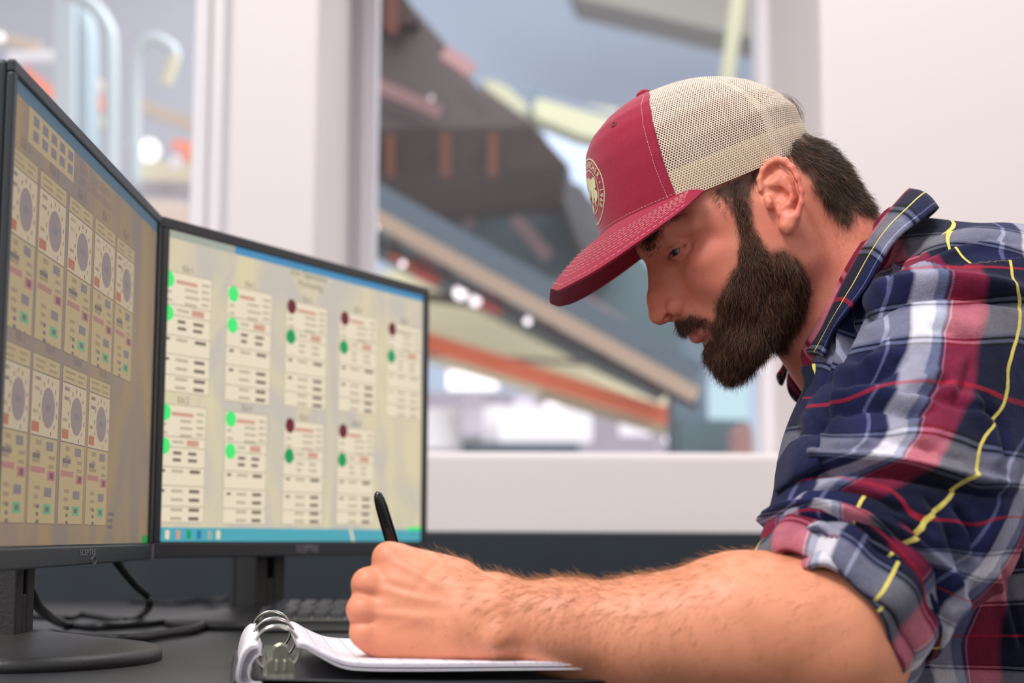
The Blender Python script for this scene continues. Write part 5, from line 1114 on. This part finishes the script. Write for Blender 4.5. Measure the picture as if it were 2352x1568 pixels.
# button and eyelets
top=H(*(cap_o+E1*(233/K)+E2*(hmax+.22))); upv=(HB.T@E2)
MB().lathe([(0.0001,.004),(.0035,.0036),(.006,.0022),(.0072,.0),(.006,-.0015)],top,upv,n=24).build('top_button',M_red,cap,smooth=True)
def crown_at(px,py,s0):
    best=None
    for h in np.linspace(.2,hmax,110):
        for t in np.linspace(.02,1.7,60):
            p=capP(t,h,.08); q=proj(p); d=(q[0]-px)**2+(q[1]-py)**2
            if best is None or d<best[0]: best=(d,t,h,p)
    return best
b_=crown_at(1411,285,5); c_=b_[3]; nrm=np.cross(capP(b_[1]+.05,b_[2])-capP(b_[1]-.05,b_[2]),capP(b_[1],b_[2]+.2)-capP(b_[1],b_[2]-.2)); nrm/=np.linalg.norm(nrm)
if nrm@(CAM-c_)<0: nrm=-nrm
MB().lathe([(.0012,-.0003),(.0013,.0005),(.0022,.0009),(.0032,.0005),(.0034,-.0003)],c_,nrm,n=20).build('eyelet',mat('dark_red_eyelet',(110,22,44),.6),cap,smooth=True)
# peak
outer=[(0,)+tuple(LH(1266,663,0)[:2])]
edge=[(2.6,1284,669),(4.6,1318,652),(6.2,1362,628),(7.3,1410,597),(8.1,1464,559),(8.45,1521,518),(8.4,1572,480),(7.85,1618,438)]
for s,x,y in edge: q=LH(x,y,s); outer.append((s,q[0],q[1]))
outer=np.array(outer)
L_=np.r_[0,np.cumsum(np.linalg.norm(np.diff(outer,axis=0),axis=1))]; Lt=L_/L_[-1]
qe=LH(1600,446,7.8)-cap_o; f0=np.interp(.3,hF,fF); b0=np.interp(.3,hB,bB); vE=np.clip(((f0+b0)/2-(qe@E1))/((b0-f0)/2),-.99,.99); thE=math.acos(vE)
def brimP(tau,r,lift=0):
    t=abs(tau); o=np.array([np.interp(t,Lt,outer[:,1]),np.interp(t,Lt,outer[:,2]),np.interp(t,Lt,outer[:,0])*(1 if tau>=0 else -1)])
    i=toH(capP(tau*thE,.25+.15*t,.06)); p=i+(o-i)*r
    p=p+E2*(.35*math.sin(math.pi*min(r,1))*(1-t*.7)); p=p+np.array([0,lift,0]); return H(*p)
NTB=56; RB=14
rows=[[brimP(-1+2*j/NTB,i/RB) for j in range(NTB+1)] for i in range(RB+1)]
br=sheet('peak',rows,[[(0,0)]*(NTB+1)]*(RB+1),M_red,cap,th=.0023,sub=1,off=0)
bv=br.modifiers.new('bevel','BEVEL'); bv.width=.0009; bv.segments=3; bv.limit_method='ANGLE'; bv.angle_limit=1.0
# stitching: dashed cream thread on peak, crown base and panel seam
mb=MB()
def dashes(fn,n,duty=.7,r=.00016,rad_up=.0):
    ph=rnd.random(); pts=[fn(min(max((k+ph*3-1.5)/(n*3),0),1)) for k in range(n*3+1)]
    for k in range(n):
        a,b=pts[3*k],pts[3*k+2]; c=pts[3*k+1]; mb.tube([a,c,b],r,5)
for r in (.93,.80,.73,.66,.59,.52,.45,.38): dashes(lambda t,r=r: brimP(-.985+1.97*t,r,.17),int(62*(.75+.25*r)))
mb.build('peak_stitching',M_thr,cap)
mb=MB(); dashes(lambda t: capP((-1+2*t)*thE*1.0,.62,.09),64); 
for sg in (1,-1):
    def fseam(t,sg=sg):
        h=.5+t*(hmax-1.3); return capP(sg*(th_seam(h)-.075*(1+.4*h/8)),h,.10)
    dashes(fseam,42)
mb.build('crown_stitching',M_thr,cap)
# badge printed on the front panel
def badge(x,y,off=.13):
    h=4.35+y; w_=np.interp(h,hW,wW); return capP(math.asin(max(-1,min(1,x/(w_)))),h,off)
bd=MB()
def bring(r,wd,n=72):
    P=[[badge((r+e)*math.cos(2*math.pi*k/n),(r+e)*math.sin(2*math.pi*k/n)) for k in range(n)] for e in (-wd/2,wd/2)]; bd.grid(P,wrap=True)
bring(2.88,.10); bring(1.92,.07)
def arc_char(ch,ang,R_=2.4,size=.82,sx=.8):
    vs,fs=text_polys(ch,size); a=math.radians(ang); ux=(math.sin(a),-math.cos(a)); uy=(math.cos(a),math.sin(a))
    bd.add([badge(R_*uy[0]+x*sx*ux[0]+y*uy[0],R_*uy[1]+x*sx*ux[1]+y*uy[1]) for x,y,_ in vs],fs)
for i,ch in enumerate('RANCHER'): arc_char(ch,92-i*12.2)
for i,ch in enumerate('1968'): arc_char(ch,-40+ (i)*10.5 if False else -14-i*10.5)
bd.grid([[badge(2.4*math.cos(math.radians(2))+.09*e*math.cos(a),2.4*math.sin(math.radians(2))+.09*e*math.sin(a)) for a in [2*math.pi*k/12 for k in range(12)]] for e in (.01,1)],wrap=True)
rb=random.Random(4)
for k in range(46):
    a=rb.uniform(0,6.283); q=1.55*math.sqrt(rb.random()); cx,cy=q*math.cos(a),q*math.sin(a); rx=rb.uniform(.12,.34); ry=rb.uniform(.18,.5); ro=rb.uniform(-.5,.5)
    P=[[badge(cx+e*(rx*math.cos(t)*math.cos(ro)-ry*math.sin(t)*math.sin(ro)),cy+e*(rx*math.cos(t)*math.sin(ro)+ry*math.sin(t)*math.cos(ro)),.13+.0005*k) for t in [2*math.pi*j/12 for j in range(12)]] for e in (.02,1)]; bd.grid(P,wrap=True)
bd.build('round_badge',M_cream,cap)
# ---------------------------------------------------------------- hair, beard, brows, arm hair: real strands
def hair_mat(name,c1,c2,rough=.45,tr=0):
    m=bpy.data.materials.new(name); m.use_nodes=True; nt=m.node_tree; b=nt.nodes['Principled BSDF']; hi=nt.nodes.new('ShaderNodeHairInfo')
    r=nt.nodes.new('ShaderNodeValToRGB'); r.color_ramp.elements[0].color=(*lin(c1),1); r.color_ramp.elements[1].color=(*lin(c2),1); e=r.color_ramp.elements.new(.8); e.color=(*lin(tuple((a*.6+b_*.4) for a,b_ in zip(c1,c2))),1)
    nt.links.new(hi.outputs['Random'],r.inputs[0]); nt.links.new(r.outputs[0],b.inputs['Base Color']); b.inputs['Roughness'].default_value=rough; b.inputs['Specular IOR Level'].default_value=.35; return m
def strands(name,roots,nrm,dirs,length,lift,m,parent,npts=6,radius=.00011,curl=.25,grav=.0,clump=0,seed=0,bend=None,wave=None):
    g=np.random.default_rng(seed); n=len(roots); L=np.asarray(length)*g.uniform(.65,1.15,n)
    P=np.zeros((n,npts,3)); P[:,0]=roots-nrm*.0006; d=dirs-nrm*(dirs*nrm).sum(1,keepdims=True); d/=np.maximum(np.linalg.norm(d,axis=1,keepdims=True),1e-6)
    jit=g.normal(0,1,(n,3))*curl; cv=g.normal(0,1,(n,3))*curl
    if wave:
        A,fq=wave; R0=roots*fq; wv=np.stack([np.sin(R0[:,2]*1.0+R0[:,0]*.7)+np.sin(R0[:,0]*1.9-R0[:,2]*.6+2),np.sin(R0[:,0]*1.3+R0[:,1]*.9+1),np.sin(R0[:,2]*1.1+R0[:,1]*1.5+3)*.5],1)*A*.4
    for k in range(1,npts):
        t=k/(npts-1); v=d+nrm*(np.asarray(lift)*(1-t*.75))[:,None]+jit*(.35+.65*t)+cv*math.sin(3.2*t)*.6+np.array([0,0,-grav*t])
        if bend is not None: v=v+bend*t
        if wave: v=v+wv*math.cos(2.2*t)
        v/=np.linalg.norm(v,axis=1,keepdims=True); P[:,k]=P[:,k-1]+v*(L/(npts-1))[:,None]
    hc=bpy.data.hair_curves.new(name); hc.add_curves([npts]*n); hc.position_data.foreach_set('vector',P.astype(np.float32).ravel())
    rad=(radius*g.uniform(.7,1.2,n))[:,None]*np.array([1.0]*(npts-2)+[.75,.25]); ra=hc.attributes.get('radius') or hc.attributes.new('radius','FLOAT','POINT'); ra.data.foreach_set('value',rad.astype(np.float32).ravel())
    hc.materials.append(m); o=bpy.data.objects.new(name,hc); COL.objects.link(o); o.parent=parent; o.matrix_parent_inverse=parent_mat(parent).inverted(); return o
fa=np.linalg.norm(np.cross(BV[BQ[:,1]]-BV[BQ[:,0]],BV[BQ[:,2]]-BV[BQ[:,0]]),axis=1)*.5+np.linalg.norm(np.cross(BV[BQ[:,2]]-BV[BQ[:,0]],BV[BQ[:,3]]-BV[BQ[:,0]]),axis=1)*.5
def scatter(wv,n,seed=0):
    g=np.random.default_rng(seed); wf=wv[BQ].mean(1)*fa; i=g.choice(len(BQ),n,p=wf/wf.sum()); a=g.random((n,1)); b=g.random((n,1)); q=BQ[i]
    mixf=lambda A:(A[q[:,0]]*(1-a)+A[q[:,1]]*a)*(1-b)+(A[q[:,3]]*(1-a)+A[q[:,2]]*a)*b
    p=mixf(BV); nn=mixf(BN); nn/=np.linalg.norm(nn,axis=1,keepdims=True); return p,nn,q[:,0]
def flow(fn,p,mirror=True):
    h=toH(p); fs=h[:,2]<0; h2=h.copy(); h2[:,2]=np.abs(h2[:,2]) if mirror else h2[:,2]; q=proj(HO+(h2*.01)@HB); r=fn(q); d=r[:,0:1]*CR+r[:,1:2]*-CU
    dh=d@HB.T; 
    if mirror: dh[fs,2]*=-1
    return dh@HB,q,r
BF=[(1700,470,.15,1,.8),(1730,540,.2,1,1.0),(1770,600,.25,1,1.3),(1835,640,.25,1,1.4),(1842,740,-.2,1,1.5),(1750,700,.05,1,1.8),(1690,640,-.12,1,1.2),(1660,720,-.2,1,1.3),(1700,780,-.15,1,2.0),
    (1790,795,-.35,.9,1.5),(1640,790,-.05,1,1.3),(1612,830,-.15,1,1.1),(1680,860,.05,1,2.2),(1740,840,-.1,1,2.0),(1560,748,.0,1,1.15),(1600,735,.7,.7,1.15),(1635,748,.6,.8,1.1),(1542,748,-.3,1,1.1),(1625,775,.3,1,1.0)]
bf=rbf([(a/100,b/100) for a,b,*_ in BF],[(c,d,e) for _,_,c,d,e in BF],lam=.3)
M_beard=hair_mat('beard_hair',(52,35,26),(158,102,70))
wb_=np.where(HC[:,2]>-.5,1.0,.42)*a_beard_s**1.8
# bare patch under the lower lip and the lips themselves
wb_*=1-np.clip(hblob(11.6,-6.7,0,1.6,.75,2.2)*1.7+hblob(12.0,-5.8,0,1.2,.42,2.3)*1.4,0,1); wb_*=1-.55*np.clip(hblob(10.4,-8.0,1.6,1.2,.7,.8),0,1)
wb_*=1+2.2*np.clip(hblob(11.5,-4.7,0,1.3,.6,3.3),0,1)
wb_*=np.clip((1-((PX[:,0]-1690)/160)*((PX[:,1]-740)/90)),.15,1)
p,n_,vi=scatter(wb_,44000,1); d,q,r=flow(lambda z:chunks(bf,z/100),p)
strands('beard',p,n_,d,np.clip(r[:,2],.5,2.4)*.0112*np.clip(.35+a_beard_s[vi]*.75,.35,1),np.clip(.30+.1*r[:,2],.3,.55),M_beard,person,npts=8,radius=.000085,curl=.34,grav=.2,seed=2,wave=(.55,260))
# scalp hair below the cap
SF=[(1660,445,-.5,.6),(1700,430,-.3,.8),(1735,410,-.2,1),(1870,360,.7,.6),(1920,380,.8,.7),(1960,430,.6,.8),(1930,470,.3,1),(1880,430,.3,1),(1985,480,.5,.8),(1600,300,-.5,.6),(1700,250,.3,.6)]
sf=rbf([(a/100,b/100) for a,b,*_ in SF],[(c,d) for _,_,c,d in SF],lam=.3)
M_hair=hair_mat('scalp_hair',(44,31,24),(128,92,64))
ws=a_scalp_s*np.where(HC[:,2]>-1,1,.5)*np.where(PX[:,0]<1740,.45,1.0)
hcap=(HC-cap_o)@E2; ws=ws*np.clip(1.2-hcap*.25,.05,1)
ws*=1-((PX[:,0]>1738)&(PX[:,0]<1862)&(PX[:,1]>345)&(PX[:,1]<560)&(HC[:,2]>6.3))
p,n_,vi=scatter(ws,26000,5); d,q,r=flow(lambda z:chunks(sf,z/100),p); xx=proj(p)[:,0]
inside=((toH(p)-cap_o)@E2>.9)
strands('hair',p,n_,d,np.where(inside,.007,np.where(xx<1745,.010,.017)),np.where(inside,.05,np.where(xx<1745,.2,.34)),M_hair,person,npts=8,radius=.00010,curl=.26,grav=.1,seed=6,wave=(.9,210))
# loose tuft through the back opening of the cap
g=np.random.default_rng(9); c0=capP(math.pi,4.6,-.1); c1=capP(math.pi,5.9,-.1); t=g.random((420,1)); p=c0+(c1-c0)*t+hs*g.normal(0,.012,(420,1)); nn=np.tile(-(hf0*.95)+np.array([0,0,.3]),(420,1)); dd=np.tile(hu*-.8-hf0*.2,(420,1))+hs*g.normal(0,.3,(420,1))
strands('hair_tuft',p,nn,dd,np.full(420,.024),np.full(420,.9),M_hair,person,npts=8,radius=.00014,curl=.12,grav=.9,seed=10)
# brows and lashes
wbrow=np.zeros(len(BV))
bc=[(11.3,2.3,1.1),(11.2,2.7,2.0),(10.9,3.0,3.0),(10.3,3.1,4.0),(9.5,2.8,4.9)]
Hm=HC.copy(); Hm[:,2]=np.abs(Hm[:,2])
for i in range(4):
    a=np.array(bc[i]);b=np.array(bc[i+1]); ba=b-a; t=np.clip(((Hm-a)@ba)/(ba@ba),0,1); dd=np.linalg.norm(Hm-a-t[:,None]*ba,axis=1); wbrow=np.maximum(wbrow,np.exp(-(dd/(.75-.10*i))**2*1.5)*(dd<1.5))
p,n_,vi=scatter(wbrow,3200,11); h=toH(p); sg=np.sign(h[:,2])[:,None]; d=(hs*sg*1.0+hf*-.5+hu*.25)
strands('eyebrows',p,n_,d,np.full(len(p),.009),np.full(len(p),.35),M_hair,person,npts=5,radius=.0001,curl=.18,seed=12)
P=[];Nn=[];D=[]; g=np.random.default_rng(13)
for sg in (1,-1):
    up=np.array([(9.9,.50,1.8),(10.45,.70,2.5),(10.62,.76,3.25),(10.35,.72,4.05),(9.3,.48,4.75)])
    for k in range(46):
        t=g.uniform(.1,4); i=int(min(t,3)); f=t-i; c=up[i]*(1-f)+up[i+1]*f; P.append(H(c[0]+.12,c[1]-.08,c[2]*sg)); Nn.append(hf); D.append(-hu*.9+hs*sg*(c[2]-3)*.25)
strands('eyelashes',np.array(P),np.array(Nn),np.array(D),np.full(len(P),.0058),np.full(len(P),.8),mat('lash_black',(20,15,13),.5),person,npts=5,radius=.00009,curl=.08,seed=14,bend=hf*.9)
# fine hair on forearm and hand
M_arm=hair_mat('arm_hair',(150,104,68),(206,162,112))
xx=PX[:,0]; wa=((xx>880)&(xx<1960)&(PX[:,1]>1180)&(BV[:,1]<1.34)).astype(float)*np.clip((xx-900)/380,0,1)**1.3*np.clip((1800-xx)/500,.12,1)*np.where(BN[:,2]>.15,1.6,1.0)
p,n_,vi=scatter(wa,5600,15); d=np.tile(CR*-.55+CU*-.55,(len(p),1)); topw=np.clip(n_[:,2],0,1)[:,None]; d=d*(1-topw*.6)+CR*-.8*topw
strands('arm_hair',p,n_,d,np.where(n_[:,2]>.35,.0125,.0095),np.where(n_[:,2]>.35,.55,.12),M_arm,person,npts=6,radius=.000075,curl=.28,seed=16)
# soft down low on the neck below the hairline
wn=np.exp(-(((PX[:,0]-1945)/60)**2+((PX[:,1]-520)/45)**2))*(PX[:,1]<640)*(HC[:,2]>0)
p,n_,vi=scatter(wn,500,17); strands('neck_hair',p,n_,np.tile(CR*.15-CU*1.0,(len(p),1)),np.full(len(p),.008),np.full(len(p),.2),M_arm,person,npts=5,radius=.00007,curl=.2,seed=18)
print('SCRIPT_T',_t.time()-_T0,len(BV))
